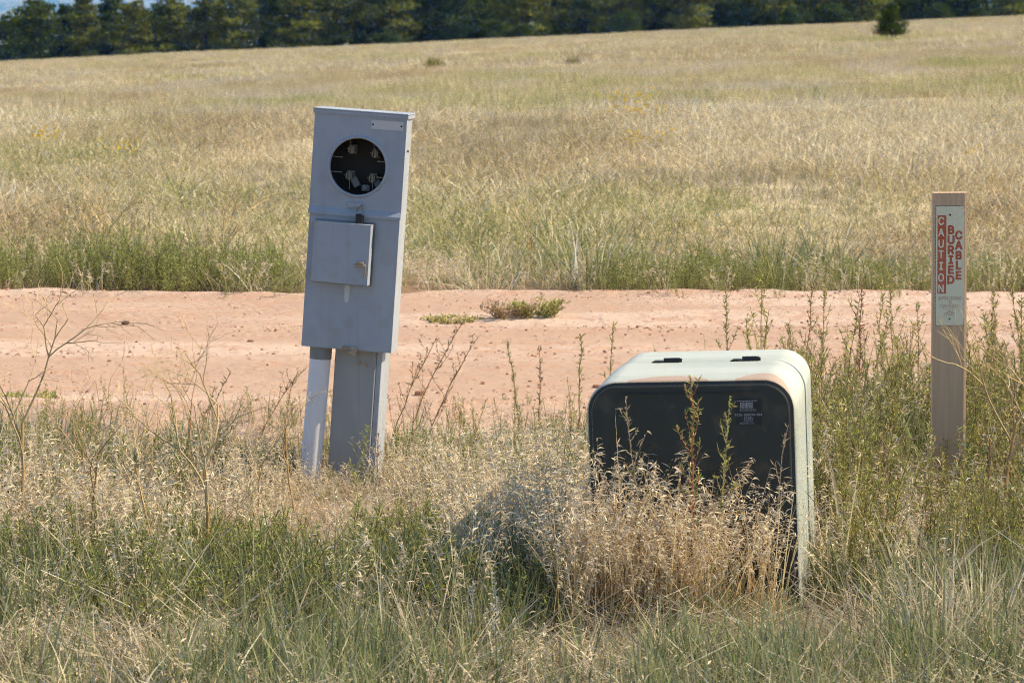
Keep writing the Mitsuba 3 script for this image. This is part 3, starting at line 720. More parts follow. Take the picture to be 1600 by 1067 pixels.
sow('green_weeds', 'tall', 520, 7.2, 11.2, lambda x, y: verge(x, y) * 0.75 * sm(0.66, 0.82, x), (0.65, 1.1))
sow('green_weeds', 'tall_brown', 300, 7.6, 11.2, lambda x, y: verge(x, y) * 0.6 * sm(0.62, 0.8, x), (0.65, 1.1))
sow('green_weeds', 'tall_brown', 260, 8.5, 9.9, lambda x, y: (1 - sm(9.3, 9.7, y)) * sm(-0.45, -0.3, x) * sm(0.7, 0.6, x) * 0.5, (0.45, 0.8))
sow('green_weeds', 'tall', 300, 8.4, 9.9, lambda x, y: (1 - sm(9.2, 9.75, y)) * (x < 0.65) * 0.4, (0.45, 0.85))
sow('green_weeds', 'koch', 700, 8.6, 10.1, lambda x, y: (1 - sm(9.2, 9.95, y)) * hard(x, y, 2.6, 58, 0.44, 0.54), (0.5, 1.0))
sow('green_grass', 'wheat', 500, 8.6, 9.9, lambda x, y: (1 - sm(9.1, 9.8, y)) * hard(x, y, 2.6, 59, 0.42, 0.54), (0.7, 1.3))
labels['dry_grass'] = {'kind': 'stuff', 'label': 'dry straw coloured brome grass with drooping seed heads on the near verge'}
labels['green_grass'] = {'kind': 'stuff', 'label': 'narrow green grass blades on the near verge'}
labels['green_weeds'] = {'kind': 'stuff', 'label': 'small leaved green weeds growing through the dry grass'}

# ------------------------------------------------------------------ field
def tuft(pal, n, R, L, W, base=None, k=2, tips=None, th0=(0.0, 0.35), th1=(0.0, 0.9), nt=0):
    def fn(a, r):
        C = grass(a, r, n, R, L, W, th0, th1, pal, base, k)
        if tips is not None and nt:
            m = min(nt, n)
            p = C[:m, -1]
            Cs = curve(p - [0, 0, 0.01], r.uniform(0.03, 0.07, m), r.random(m) * 6.28, r.uniform(0.1, 0.8, m), r.uniform(0.2, 1.2, m), 2)
            ribbons(a, Cs, r.uniform(0.004, 0.007, m)[:, None] * np.array([[0.5, 1, 0.2]]), colours(r, m, tips), None, r)
    return fn
nearW = (0.003, 0.006)
MIXS = STRAW + TAN + GREY + OLIVE[:2]
MIXT = TAN[:1] + BROWN + GREY + OLIVE
MIXO = OLIVE + TAN + OLIVE + STRAW[:1]
MIXG = OLIVE + GREEN + TAN[:1]
proto('f_straw', 6, tuft(MIXS, 24, 0.14, (0.05, 0.25), nearW, (0.40, 0.33, 0.19), 2, PALE, (0.0, 0.75), (0.0, 1.8), nt=4), seed=20)
proto('f_tan', 6, tuft(MIXT, 26, 0.14, (0.05, 0.24), nearW, (0.34, 0.28, 0.16), 2, TAN + BROWN, (0.0, 0.75), (0.0, 1.8), nt=5), seed=21)
proto('f_olive', 6, tuft(MIXO, 26, 0.14, (0.05, 0.21), nearW, None, 2, STRAW, (0.0, 0.75), (0.0, 1.8), nt=5), seed=22)
proto('f_green', 5, tuft(MIXG, 28, 0.13, (0.05, 0.20), nearW, None, 2, STRAW, (0.0, 0.75), (0.0, 1.8), nt=3), seed=23)
proto('f_sage', 3, tuft(SAGE + OLIVE + GREY, 24, 0.13, (0.04, 0.15), nearW, None, 2, None, (0.0, 0.6), (0.0, 1.2)), seed=24)
def wide(pal, n, R, L, W, tips=None):
    return tuft(pal, n, R, L, W, None, 1, None, (0.0, 0.7), (0.0, 0.9))
for nm, pal in (('straw', MIXS), ('tan', MIXT), ('olive', MIXO), ('green', MIXG), ('sage', SAGE + TAN + GREY)):
    proto('m_' + nm, 4, wide(pal, 40, 0.32, (0.06, 0.24), (0.008, 0.015)), seed=30 + len(nm))
    proto('d_' + nm, 4, wide(pal, 70, 0.9, (0.08, 0.26), (0.026, 0.048)), seed=50 + len(nm))
def fieldmix(x, y, rng):
    """species index by place: 0 straw, 1 tan, 2 olive, 3 green, 4 sage."""
    n = len(x)
    f = 0.36 + 0.24 * sm(60, 20, y)
    a = noise2(x * f, y * f * 0.35, 1.0, 61, 4) + rng.normal(0, 0.05, n)
    b = noise2(x, y * 0.3, 0.25, 62, 4) + rng.normal(0, 0.045, n)
    brown = 0.50 - 0.16 * np.exp(-((y - 17) / 2.2) ** 2) * -1
    out = np.where(a > brown, 0, 1)
    gr = 0.515 - 0.075 * np.exp(-((y - 22) / 4.0) ** 2) - 0.12 * np.exp(-((y - 14.3) / 0.7) ** 2) + 0.025 * sm(27, 36, y)
    out = np.where(b > gr, 2, out)
    out = np.where(b > gr + 0.10, 3, out)
    c = noise2(x, y * 0.3, 0.5, 63, 3) + rng.normal(0, 0.04, n)
    out = np.where(c > 0.62, 4, out)
    return out
RF = np.random.default_rng(99)
def field(pre, n, y0, y1, sc, half):
    x, y = spots(RF, n, y0, y1, half)
    keep = y > 14.1 + 0.35 * (noise2(x, y, 2.5, 76, 2) - 0.5) + (noise2(x, x * 0, 0.9, 6) - 0.5) * 0.42 + 0.14 * sm(-1.2, -2.4, x) + RF.normal(0, 0.05, n)
    x, y = x[keep], y[keep]
    sp = fieldmix(x, y, RF)
    s = (0.55 + 0.45 * sm(14.2, 18, y)) * RF.uniform(*sc, len(x)) * (0.40 + 1.1 * noise2(x, y * 0.6, 0.9 if pre == 'f_' else 0.3, 66, 3))
    for k, nm in enumerate(('straw', 'tan', 'olive', 'green', 'sage')):
        q = sp == k
        scatter('field_grass', pre + nm, x[q], y[q], s[q], RF, tilt=3)
field('f_', 15500, 13.9, 36, (0.75, 1.3), lambda y: y * 0.21 + 1.6)
field('m_', 16500, 34, 95, (0.75, 1.15), lambda y: y * 0.215 + 2.5)
field('d_', 18000, 92, 312, (0.7, 1.1), lambda y: y * 0.225 + 4)
labels['field_grass'] = {'kind': 'stuff', 'label': 'tan and olive prairie grass covering the field beyond the road'}

def flower(a, r):
    C = grass(a, r, 7, 0.10, (0.16, 0.28), (0.004, 0.006), (0.0, 0.3), (0.0, 0.3), OLIVE, None, 2)
    p = np.repeat(C[:, -1], 5, 0)
    Cs = curve(p, np.full(35, 0.022), r.random(35) * 6.28, r.uniform(0.9, 1.6, 35), np.zeros(35), 1)
    ribbons(a, Cs, np.full((35, 1), 0.014) * np.array([[0.6, 1.0]]), colours(r, 35, [(0.62, 0.42, 0.03), (0.70, 0.52, 0.05)]), None, r)
proto('flower', 3, flower, seed=85)
RFl = np.random.default_rng(31)
for cx, cy, n, sp in ((1.45, 32.5, 4, 0.2), (1.25, 27.0, 3, 0.15), (1.55, 38.5, 4, 0.25), (-4.1, 27, 2, 0.15), (-3.4, 25.5, 2, 0.1), (4.0, 25, 1, 0.2)):
    x, y = cx + RFl.normal(0, sp, n), cy + RFl.normal(0, sp * 1.5, n)
    scatter('yellow_flowers', 'flower', x, y, RFl.uniform(0.8, 1.2, n) * (cy / 28) ** 0.5, RFl)
labels['yellow_flowers'] = {'kind': 'stuff', 'label': 'small yellow wildflowers scattered in the field grass'}

from scipy.spatial import cKDTree
RT = cKDTree(ROAD.vertices[:, :2])
def roadz_(x, y):
    return np.maximum(ROAD.vertices[RT.query(np.stack([x, y], 1))[1], 2], elev(x, y))
# green weeds along the far edge of the road
proto('bank', 6, small_koch([tuple(1.3 * q for q in c) for c in KOCH + GREEN], (0.20, 0.17, 0.09), (0.16, 0.30)), seed=70)
proto('bank_tuft', 4, tuft(OLIVE + GREEN + STRAW, 30, 0.10, (0.10, 0.28), (0.003, 0.006), None, 3, th0=(0.0, 0.5), th1=(0.1, 1.1)), seed=71)
def bank_d(x, y):
    e = 13.98 + (noise2(x, x * 0, 0.9, 6) - 0.5) * 0.42 + 0.14 * sm(-1.2, -2.4, x)
    d = y - e
    left = sm(-0.9, -1.15, x); mid = sm(0.25, 0.5, x)
    return sm(-0.16, 0.10, d + 0.45 * (noise2(x, y, 2.2, 75, 3) - 0.5)) * (1 - sm(0.35, 0.9, d)) * (0.12 + 0.88 * np.maximum(left, mid * (0.7 + 0.3 * sm(0.4, 0.6, noise2(x, y * 0, 1.4, 73, 2)))))
RBk = np.random.default_rng(123)
x, y = spots(RBk, 4200, 13.5, 15.2, lambda y: y * 0.21 + 1.2, dens=lambda x, y: bank_d(x, y))
scatter('roadside_weeds', 'bank', x, y, RBk.uniform(0.3, 0.95, len(x)) * (0.2 + 0.5 * noise2(x, y * 0.5, 1.6, 91, 2) + 0.75 * np.maximum(sm(-0.9, -1.2, x) * (0.65 + 0.5 * noise2(x, y * 0, 2.3, 79, 2)), sm(0.3, 0.5, x) * (0.55 + 0.9 * sm(0.35, 0.65, noise2(x, y * 0, 1.7, 74, 2))))), RBk, tilt=6)
x, y = spots(RBk, 170, 13.8, 15.4, lambda y: y * 0.19 + 0.5, dens=lambda x, y: sm(-0.05, 0.05, y - 13.98) * 0.7)
scatter('roadside_weeds', 'bank_tuft', x, y, RBk.uniform(0.5, 0.95, len(x)), RBk, tilt=6)
x, y = spots(RBk, 700, 13.3, 14.1, lambda y: y * 0.21 + 1.2, dens=lambda x, y: sm(0.40, 0.62, noise2(x, y, 2.4, 93, 2)) * sm(13.35, 13.9, y))
scatter('roadside_weeds', 'bank', x, y, RBk.uniform(0.12, 0.40, len(x)), RBk, zfn=lambda x, y: roadz_(x, y), tilt=8)
x, y = spots(RBk, 380, 13.6, 14.9, lambda y: y * 0.21 + 1.2, dens=lambda x, y: sm(0.42, 0.6, noise2(x, y, 1.8, 94, 2)) * sm(13.55, 14.0, y))
scatter('roadside_weeds', 'cheat_low', x, y, RBk.uniform(0.5, 1.1, len(x)), RBk, zfn=lambda x, y: roadz_(x, y), tilt=8)
labels['roadside_weeds'] = {'kind': 'stuff', 'label': 'low green weeds and grass along the far edge of the dirt road'}

# gravel on the road
def pebble(a, r):
    m = trimesh.creation.icosphere(subdivisions=1, radius=1.0)
    v = m.vertices * (1 + r.normal(0, 0.16, (len(m.vertices), 1))) * r.uniform(0.6, 1.0, 3) * [1, 1, 0.75]
    c = colours(r, 1, [(0.40, 0.23, 0.155), (0.30, 0.165, 0.11), (0.48, 0.32, 0.24)])
    a.add(v, m.faces, np.repeat(c, len(v), 0))
proto('pebble', 8, pebble, 'stalk', seed=80)
from scipy.spatial import cKDTree
RT = cKDTree(ROAD.vertices[:, :2])
def roadz(x, y):
    return ROAD.vertices[RT.query(np.stack([x, y], 1))[1], 2]
RG = np.random.default_rng(55)
def peb_d(x, y):
    return np.clip(0.16 + 0.8 * np.exp(-((y - 10.0) / 0.25) ** 2) + 0.6 * np.exp(-((y - 12.35) / 0.22) ** 2) + 0.5 * np.exp(-((y - 13.6) / 0.14) ** 2) + 0.5 * np.exp(-((y - 11.4) / 0.12) ** 2), 0, 1) * (0.3 + 0.7 * sm(0.4, 0.6, noise2(x, y, 1.3, 83, 2)))
x, y = spots(RG, 11000, 9.7, 13.8, lambda y: y * 0.2 + 0.4, dens=peb_d)
scatter('gravel', 'pebble', x, y, 0.0025 + 0.0075 * RG.random(len(x)) ** 2.5, RG, zfn=lambda x, y: roadz(x, y) + 0.001)
labels['gravel'] = {'kind': 'stuff', 'label': 'small reddish pebbles and clods strewn over the dirt road'}
for k, (cx, cy, s, lb) in enumerate(((-1.66, 12.57, 0.013, 'dark square clod of earth lying on the left of the dirt road'), (0.30, 10.35, 0.011, 'reddish clod on the near road edge left of the box'),
                                     (-0.32, 10.15, 0.014, 'largest reddish clod on the near road edge right of the meter pedestal'), (-1.05, 11.75, 0.010, 'brown clod in the wheel track left of the meter pedestal'))):
    rr = np.random.default_rng(300 + k)
    m = trimesh.creation.icosphere(subdivisions=2, radius=1.0)
    v = m.vertices / np.abs(m.vertices).max(1, keepdims=True) ** 0.6
    v = v * (0.8 + 0.5 * meshkit.fbm(v * 1.7 + 9 * k + 20, 3, k)[:, None]) * [1.25, 1, 0.75] * s
    m = trimesh.Trimesh(v, m.faces, process=False); m.apply_translation([cx, cy, float(roadz(np.array([cx]), np.array([cy]))[0]) + s * 0.3])
    key = numbered('clod')
    put(key, m, 'stalk', color=np.tile([0.16, 0.085, 0.06] if k == 0 else [0.34, 0.19, 0.13], (len(v), 1)), label=lb, cat='clod')

# ------------------------------------------------------------------ single plants
def plant(name, label, catg, x, y, parts, group=None, z=None):
    key = numbered(name)
    tag(key, label, catg, group)
    z = float(elev(x, y)) if z is None else z
    for part, acc, bsdf in parts:
        if part == 'stems':
            labels[f'{key}__stems'] = {'kind': 'stuff'}
        if acc.n:
            m, c = acc.done()
            m.apply_translation([x, y, z])
            put(f'{key}__{part}', m, bsdf, color=c)
    return key

DRY = (0.50, 0.385, 0.22)
def dry_stalk(label, x, y, H, seed, lean=(0, 0), stemf=0.45, depth=4, r=0.0042, spread=0.55, kids=(2, 3), col=DRY, name='dry_stalk'):
    rr = np.random.default_rng(seed)
    s, b = Acc(), Acc()
    k = 6
    pts = [np.array([0, 0, -0.03])]
    d = np.array([lean[0], lean[1], 1.0]); d /= np.linalg.norm(d)
    for i in range(k):
        d = d + rr.normal(0, 0.05, 3); d /= np.linalg.norm(d)
        pts.append(pts[-1] + d * H * stemf / k)
    tube(s, pts, r, r * 0.75, np.asarray(col) * [0.88, 0.76, 0.62], 7)
    for q in range(3):
        a = q * 2.1 + rr.random()
        sp = rr.uniform(0.25, 0.75)
        nd = d * math.cos(sp) + np.array([math.cos(a), math.sin(a) * 0.7, 0.1]) * math.sin(sp)
        skeleton(b, rr, pts[-1 - (q % 3)], nd, H * (1 - stemf) * 0.5, r * 0.62, depth - 1, col, spread, kids)
    return plant(name, label, 'dry weed', x, y, [('stem', s, 'stalk'), ('branches', b, 'stalk')])
dry_stalk('tall dry branching weed nearest the left edge, bare straw stem in front of the road', -1.245, 7.37, 0.72, 12, (-0.01, 0), 0.5, 5, 0.0050, 0.8)
dry_stalk('thick forked dry stalk between the left edge weeds and the meter pedestal', -0.745, 6.95, 0.64, 17, (0.10, 0), 0.5, 5, 0.0048, 0.8)
dry_stalk('thin reddish dry stalk just right of the leftmost tall weed', -1.06, 7.30, 0.50, 13, (-0.08, 0), 0.6, 4, 0.0032, 0.5, (1, 2), (0.34, 0.23, 0.13))
dry_stalk('slender dry stalk halfway between the leftmost weed and the forked stalk', -0.845, 6.98, 0.50, 14, (-0.10, 0), 0.65, 4, 0.0030, 0.5, (1, 2))
dry_stalk('thin dry stalk right in front of the conduit of the meter pedestal', -0.575, 7.75, 0.42, 15, (-0.02, 0), 0.7, 4, 0.0030, 0.7, (2, 2))
dry_stalk('faint dry stalk behind the forked stalk, against the dirt road', -0.96, 8.6, 0.42, 16, (0.03, 0), 0.6, 4, 0.0022, 0.5, (1, 2), (0.33, 0.22, 0.13))
dry_stalk('stout dry weed right of the marker post with branches reaching past it', 1.31, 7.75, 0.68, 18, (0.12, 0.05), 0.45, 5, 0.0058, 0.65, (2, 3))
dry_stalk('pale tangled dry weed at the right edge beyond the stout weed', 1.48, 8.15, 0.62, 19, (0.0, 0.0), 0.3, 5, 0.0040, 0.8, (2, 3), (0.50, 0.40, 0.25))
dry_stalk('short dry stem with pale hooked twigs right of the marker post foot', 1.285, 7.85, 0.36, 21, (-0.04, 0), 0.7, 3, 0.0035, 0.7, (2, 3))
dry_stalk('thin leaning dry stalk in front of the flat green mat at the left edge', -1.17, 7.9, 0.46, 51, (0.12, 0), 0.4, 4, 0.0026, 0.8, (1, 3), (0.40, 0.29, 0.17))
dry_stalk('fine dry stalk between the leftmost weed and the thin reddish stalk', -1.13, 7.6, 0.52, 52, (0.05, 0), 0.5, 4, 0.0026, 0.7, (1, 2), (0.48, 0.36, 0.2))
dry_stalk('low spreading dry stalk left of the forked stalk', -0.90, 7.7, 0.40, 53, (-0.15, 0), 0.35, 4, 0.0026, 0.9, (2, 3), (0.46, 0.35, 0.2))
dry_stalk('fine dry stalk right of the forked stalk, before the meter pedestal', -0.66, 7.5, 0.45, 54, (0.05, 0), 0.5, 4, 0.0026, 0.8, (1, 3), (0.46, 0.35, 0.2))
# skeletons in the field edge
dry_stalk('wide golden tumbleweed skeleton in the field left of the meter pedestal', -2.06, 14.6, 0.50, 31, (0.02, 0), 0.25, 5, 0.0065, 0.55, (2, 3), (0.55, 0.42, 0.22), 'tumbleweed')
dry_stalk('upright golden tumbleweed skeleton between the wide one and the meter pedestal', -1.46, 14.7, 0.56, 32, (0.0, 0), 0.4, 5, 0.0055, 0.6, (2, 3), (0.54, 0.42, 0.23), 'tumbleweed')
dry_stalk('small pale tumbleweed skeleton in the field just right of the meter pedestal', 0.10, 14.8, 0.40, 33, (-0.05, 0), 0.5, 4, 0.0045, 0.5, (2, 3), (0.52, 0.41, 0.24), 'tumbleweed')
dry_stalk('leaning pale tumbleweed skeleton at the left edge of the field', -2.52, 14.9, 0.40, 34, (0.05, 0), 0.4, 4, 0.0045, 0.5, (2, 3), (0.50, 0.38, 0.22), 'tumbleweed')

def leafy(label, x, y, H, seed, pal, stem, tip=None, nbr=8, lean=0.1, laz=0.0, name='weed', blen=0.34, gap=0.008, r=0.0022, catg='weed', L=(0.010, 0.024), W=(0.0022, 0.004), spread=(0.4, 0.85), t0=0.12, z=None):
    rr = np.random.default_rng(seed)
    s, l = Acc(), Acc()
    weed(s, l, rr, H, nbr, pal, stem, lean, laz, spread, gap, L, W, blen, tip, r, t0)
    return plant(name, label, catg, x, y, [('stem', s, 'stalk'), ('leaves', l, 'leaf')], z=z)
RST = (0.30, 0.12, 0.08)
leafy('tallest green weed with a red stem in front of the dark box front', 0.405, 6.46, 0.585, 41, YELG + KOCH, RST, YELG + BROWN, 14, 0.03, 0, r=0.0028, blen=0.24, t0=0.4, gap=0.007)
leafy('green weed just right of the tallest weed in front of the box', 0.445, 6.44, 0.54, 42, YELG + KOCH, (0.34, 0.28, 0.17), YELG, 9, 0.06, 0.3, blen=0.2, t0=0.5)
leafy('weed with a long green side shoot left of the tallest one before the box', 0.30, 6.47, 0.54, 43, YELG + GREY, (0.32, 0.25, 0.18), GREY, 5, 0.08, 3.1, blen=0.26, t0=0.45, gap=0.012)
leafy('dry grey flowering stalk below the sticker on the box', 0.575, 6.50, 0.47, 44, GREY + BROWN, (0.32, 0.25, 0.2), GREY, 4, 0.03, 0, blen=0.3, gap=0.02, t0=0.6)
leafy('dry drooping seed stalk before the left part of the box front', 0.215, 6.45, 0.40, 45, GREY + STRAW, (0.36, 0.28, 0.2), PALE, 4, 0.05, 0, blen=0.3, gap=0.02, t0=0.6)
leafy('dark red weed standing against the road between the box and the marker post', 1.11, 9.35, 0.52, 46, RED, RST, RED, 10, 0.03, 0, blen=0.22)
for k, (px_, y, H, pal, stem, tip, lb) in enumerate((
    (0.80, 9.6, 0.60, YELG + KOCH, (0.3, 0.25, 0.13), YELG, 'tall pale green weed behind the right end of the box'),
    (0.95, 9.5, 0.50, OLIVE, RST, BROWN, 'reddish brown weed second to the right behind the box'),
    (1.03, 9.7, 0.55, YELG, (0.3, 0.25, 0.13), OLIVE, 'slim green weed left of the dark red weed'),
    (1.20, 9.5, 0.50, YELG + KOCH, (0.3, 0.25, 0.13), YELG, 'green weed right of the dark red weed'),
    (0.70, 9.4, 0.50, OLIVE, (0.25, 0.2, 0.1), OLIVE, 'dark green spiky weed above the right hinge of the box'),
    (1.30, 9.3, 0.45, YELG, (0.3, 0.25, 0.13), BROWN, 'green weed behind the marker post on its left'),
    (1.62, 9.2, 0.62, KOCH + OLIVE, (0.26, 0.18, 0.1), BROWN, 'dark bushy weed at the right edge of the road'),
    (1.50, 9.0, 0.50, OLIVE + BROWN, (0.26, 0.18, 0.1), BROWN, 'brown seeded weed between the marker post and the right edge'),
    (0.02, 9.25, 0.36, OLIVE, (0.25, 0.2, 0.1), OLIVE, 'slim green seed spike against the road left of the box'),
    (0.09, 9.2, 0.34, OLIVE + BROWN, RST, BROWN, 'brownish seed spike against the road, second left of the box'),
    (0.21, 9.3, 0.36, KOCH, (0.25, 0.2, 0.1), OLIVE, 'green seed spike against the road just left of the box corner'),
    (0.30, 9.35, 0.40, YELG, (0.25, 0.2, 0.1), YELG + BROWN, 'pale seed spike against the road above the box corner'))):
    leafy(lb, px_, y, H, 60 + k, pal, stem, tip, 9, 0.08, 0.5 * k, blen=0.26 if k < 8 else 0.12, W=(0.003, 0.005))
for k, (dx, H, ln) in enumerate(((-0.40, 0.40, 0.30), (-0.36, 0.46, 0.42), (-0.30, 0.40, 0.55))):
    leafy(('upright', 'middle', 'most slanting')[k] + ' stem of the brown dead weed leaning right behind the meter pedestal', dx + 0.02, 9.0 + 0.1 * k, H, 90 + k, BROWN, (0.30, 0.19, 0.11), BROWN, 10, ln, 0.1, 'dead_weed', 0.34, 0.012)
for k, (x, y, H, ln, lb) in enumerate(((-0.98, 8.7, 0.34, 0.45, 'brown seeded dead weed slanting right between the dry stalks at the left'), (-0.80, 8.8, 0.36, 0.5, 'brown dead weed slanting right behind the forked stalk'), (-0.70, 8.7, 0.30, 0.2, 'upright brown dead weed left of the meter pedestal'))):
    leafy(lb, x, y, H, 190 + k, BROWN + OLIVE, (0.32, 0.21, 0.12), BROWN, 9, ln, 0.1, 'dead_weed', 0.34, 0.012)
leafy('dark green bushy weed at the foot of the marker post', 1.255, 7.98, 0.21, 95, KOCH + GREEN, (0.2, 0.18, 0.1), None, 14, 0.1, 2.0, blen=0.6, gap=0.005, L=(0.012, 0.03))
leafy('dark spiked weed right against the marker post foot', 1.29, 7.92, 0.20, 96, GREEN, (0.2, 0.18, 0.1), None, 10, 0.05, 0.0, blen=0.35, gap=0.005)
leafy('green weed at the foot of the pedestal leg', -0.44, 8.15, 0.22, 97, KOCH, (0.2, 0.2, 0.1), None, 9, 0.2, 0.2, blen=0.45)
leafy('curled brown weed in front of the white side of the pedestal leg', -0.385, 8.2, 0.20, 98, BROWN + RED, (0.3, 0.2, 0.12), RED, 5, 0.1, 0.4, blen=0.3, gap=0.015)
# the plants growing on the road
def mound(label, x, y, R, H, n, pal, seed, stem=(0.2, 0.16, 0.08), name='road_weed', L=(0.012, 0.028)):
    rr = np.random.default_rng(seed)
    s, l = Acc(), Acc()
    for q in range(n):
        o = disk(rr, 1, R * 0.6)[0] * [1, 0.6, 1]
        ln = 0.5 + 0.6 * np.linalg.norm(o[:2]) / R
        a = math.atan2(o[1], o[0])
        s1, l1 = Acc(), Acc()
        weed(s1, l1, rr, H * rr.uniform(0.7, 1.1), 7, pal, stem, ln, a, blen=0.45, gap=0.010, L=L, W=(0.004, 0.007))
        for A, Bc in ((s, s1), (l, l1)):
            m, c = Bc.done(); A.add(m.vertices + o, m.faces, c)
    z = float(roadz(np.array([x]), np.array([y]))[0])
    return plant(name, label, 'weed', x, y, [('stems', s, 'stalk'), ('leaves', l, 'leaf')], z=z + 0.012)
mound('bright green weed growing on the dirt road behind the gap between meter and box', 0.10, 12.75, 0.12, 0.125, 34, KOCH + YELG, 401)
mound('brown dead weed on the road against the left of the green one', -0.01, 12.7, 0.08, 0.12, 18, BROWN + [(0.30, 0.22, 0.17)], 402)
mound('flat pale green mat of weed on the road right of the meter pedestal', -0.27, 12.65, 0.20, 0.05, 44, YELG, 403)
mound('flat green mat of weed on the near road edge at the left', -1.66, 10.0, 0.17, 0.05, 30, YELG + KOCH, 404)
# grass tufts at the far road edge
def bunch(label, x, y, H, n, R, pal, seed, W=(0.004, 0.007), tips=None, name='grass_tuft', th=(0.0, 0.45), th1=(0.1, 1.0), z=None):
    rr = np.random.default_rng(seed)
    b, h = Acc(), Acc()
    C = grass(b, rr, n, R, (H * 0.55, H), W, th, th1, pal, None, 4)
    parts = [('blades', b, 'leaf')]
    if tips:
        m = n // 5
        Cs = curve(C[:m, -1], rr.uniform(0.04, 0.09, m) * (1.0 if y > 10 else 0.5), rr.random(m) * 6.28, rr.uniform(0.1, 0.6, m), rr.uniform(0.2, 0.9, m), 2)
        ribbons(h, Cs, rr.uniform(0.003, 0.006, m)[:, None] * (1.0 if y > 10 else 0.6) * np.array([[0.5, 1, 0.2]]), colours(rr, m, tips), None, rr)
        parts.append(('seed_heads', h, 'leaf'))
    key = plant(name, label, 'grass tuft', x, y, parts, z=z)
    if tips:
        labels[key + '__seed_heads'] = {'kind': 'stuff'}
    return key
BG = BLUEG + GREEN
bunch('large blue green grass tuft at the far road edge behind the left of the box', 0.38, 14.25, 0.42, 90, 0.16, BG + STRAW, 501, tips=STRAW)
bunch('blue green grass tuft at the far road edge above the right hinge of the box', 1.28, 14.55, 0.42, 70, 0.10, BG, 502, tips=PALE)
bunch('blue green grass tuft at the far road edge midway between box and marker post', 1.56, 14.55, 0.40, 70, 0.10, BG + STRAW, 503, tips=PALE)
bunch('pale bleached grass tuft at the far road edge just right of the meter pedestal', -0.12, 14.0, 0.24, 70, 0.14, STRAW + BLUEG, 504, th=(0.2, 0.8))
bunch('pale bleached grass tuft at the far road edge left of the meter pedestal', -1.17, 13.98, 0.26, 60, 0.12, STRAW + BLUEG, 505, th=(0.1, 0.7))
bunch('straw tipped grass tuft at the far road edge, second left of the meter pedestal', -1.38, 14.05, 0.26, 50, 0.08, STRAW + BLUEG, 506, th=(0.1, 0.7))
# fan of dry grass and silver sage close to the camera
bunch('wide fan of long dry grass blades in the lower right of the verge', 0.87, 5.98, 0.36, 60, 0.05, STRAW + BLUEG + [(0.56, 0.48, 0.33)], 511, W=(0.0025, 0.0045), tips=PALE, th=(0.05, 0.65), th1=(0.0, 0.4))
bunch('second smaller tuft of bent straw blades beside the wide fan', 1.0, 6.15, 0.34, 30, 0.03, STRAW + PALE, 512, W=(0.002, 0.004), th=(0.0, 0.4), th1=(0.0, 0.3))
bunch('thin tuft of straw blades in the grass below the meter pedestal', -0.26, 6.0, 0.32, 14, 0.03, STRAW, 513, W=(0.002, 0.004), th=(0.0, 0.4), th1=(-0.2, 0.4))
for k, (sx_, sy_, H, lb) in enumerate(((-0.10, 6.05, 0.21, 'silver grey sage stalk in the grass left of the box, leftmost of three'), (-0.04, 6.0, 0.17, 'silver grey sage stalk, shortest and middle of three'), (-0.02, 6.08, 0.22, 'silver grey sage stalk in the grass left of the box, rightmost of three'))):
    leafy(lb, sx_, sy_, H, 520 + k, SAGE, (0.3, 0.32, 0.28), SAGE, 6, 0.1, 1.5 * k, 'sage_plant', 0.16, 0.006, 0.0016, 'sage', (0.008, 0.018))

# ------------------------------------------------------------------ trees
def crown_mesh(rng, H, Wd, conic, n_lobe, pal, base=0.12, per=46, leaf=(0.22, 0.5), egg=False):
    """needle sprays in many separate boughs, each bough a flattened cluster of its own tone."""
    acc = Acc()
    for q in range(n_lobe):
        t = base + (0.97 - base) * (q + rng.random()) / n_lobe
        if egg:
            env = min(1.0, (1 - t) ** 0.6 * 1.25) * min(1, 0.55 + t * 2)
        elif conic:
            env = min(1.0, (1 - t) ** 0.7 * 1.3)
        else:
            env = math.sqrt(max(0.05, 1 - ((t - 0.42) / 0.60) ** 2))
        env *= 0.6 + 0.4 * min(1, (t - base) / 0.15 + 0.3)
        a = q * 2.39996 + rng.normal(0, 0.6)
        rr = Wd / 2 * env * rng.uniform(0.30, 0.92)
        c = np.array([rr * math.cos(a), rr * math.sin(a), t * H + rng.normal(0, 0.03 * H)])
        lr = Wd * rng.uniform(0.13, 0.23) * (0.6 + 0.6 * env)
        tone = rng.uniform(0.6, 1.35)
        u = rng.normal(size=(per, 3)); u /= np.linalg.norm(u, axis=1, keepdims=True)
        p = c + u * lr * rng.uniform(0.2, 1.0, (per, 1)) * [1.3, 1.3, 0.6]
        az = np.arctan2(u[:, 1], u[:, 0]) + rng.normal(0, 0.6, per)
        C = curve(p, rng.uniform(*leaf, per), az, rng.uniform(0.3, 1.9, per), rng.uniform(-0.6, 0.3, per), 2)
        ribbons(acc, C, rng.uniform(0.35, 0.6, per)[:, None] * leaf[1] * np.array([[0.6, 1.0, 0.3]]), colours(rng, per, pal, 0.15) * tone, None, rng)
    return acc.done()
def trunk_mesh(rng, H, r, nb=16, Wd=3.0):
    acc = Acc()
    pts = [[rng.normal(0, 0.04) * (i > 0), rng.normal(0, 0.04) * (i > 0), -0.6 + (H * 0.95 + 0.6) * i / 7] for i in range(8)]
    tube(acc, pts, r, r * 0.15, (0.085, 0.058, 0.042), 7)
    for q in range(nb):
        t = 0.15 + 0.75 * q / nb
        a = q * 2.4; l = Wd * 0.42 * (1.1 - t)
        p = np.array([0, 0, t * H])
        tube(acc, [p, p + np.array([math.cos(a) * l * 0.5, math.sin(a) * l * 0.5, l * 0.12]), p + np.array([math.cos(a) * l, math.sin(a) * l, l * 0.35])], r * 0.3, r * 0.08, (0.08, 0.058, 0.045), 4)
    return acc.done()
PINE_D = [(0.084, 0.117, 0.023), (0.117, 0.153, 0.031), (0.068, 0.1, 0.023)]
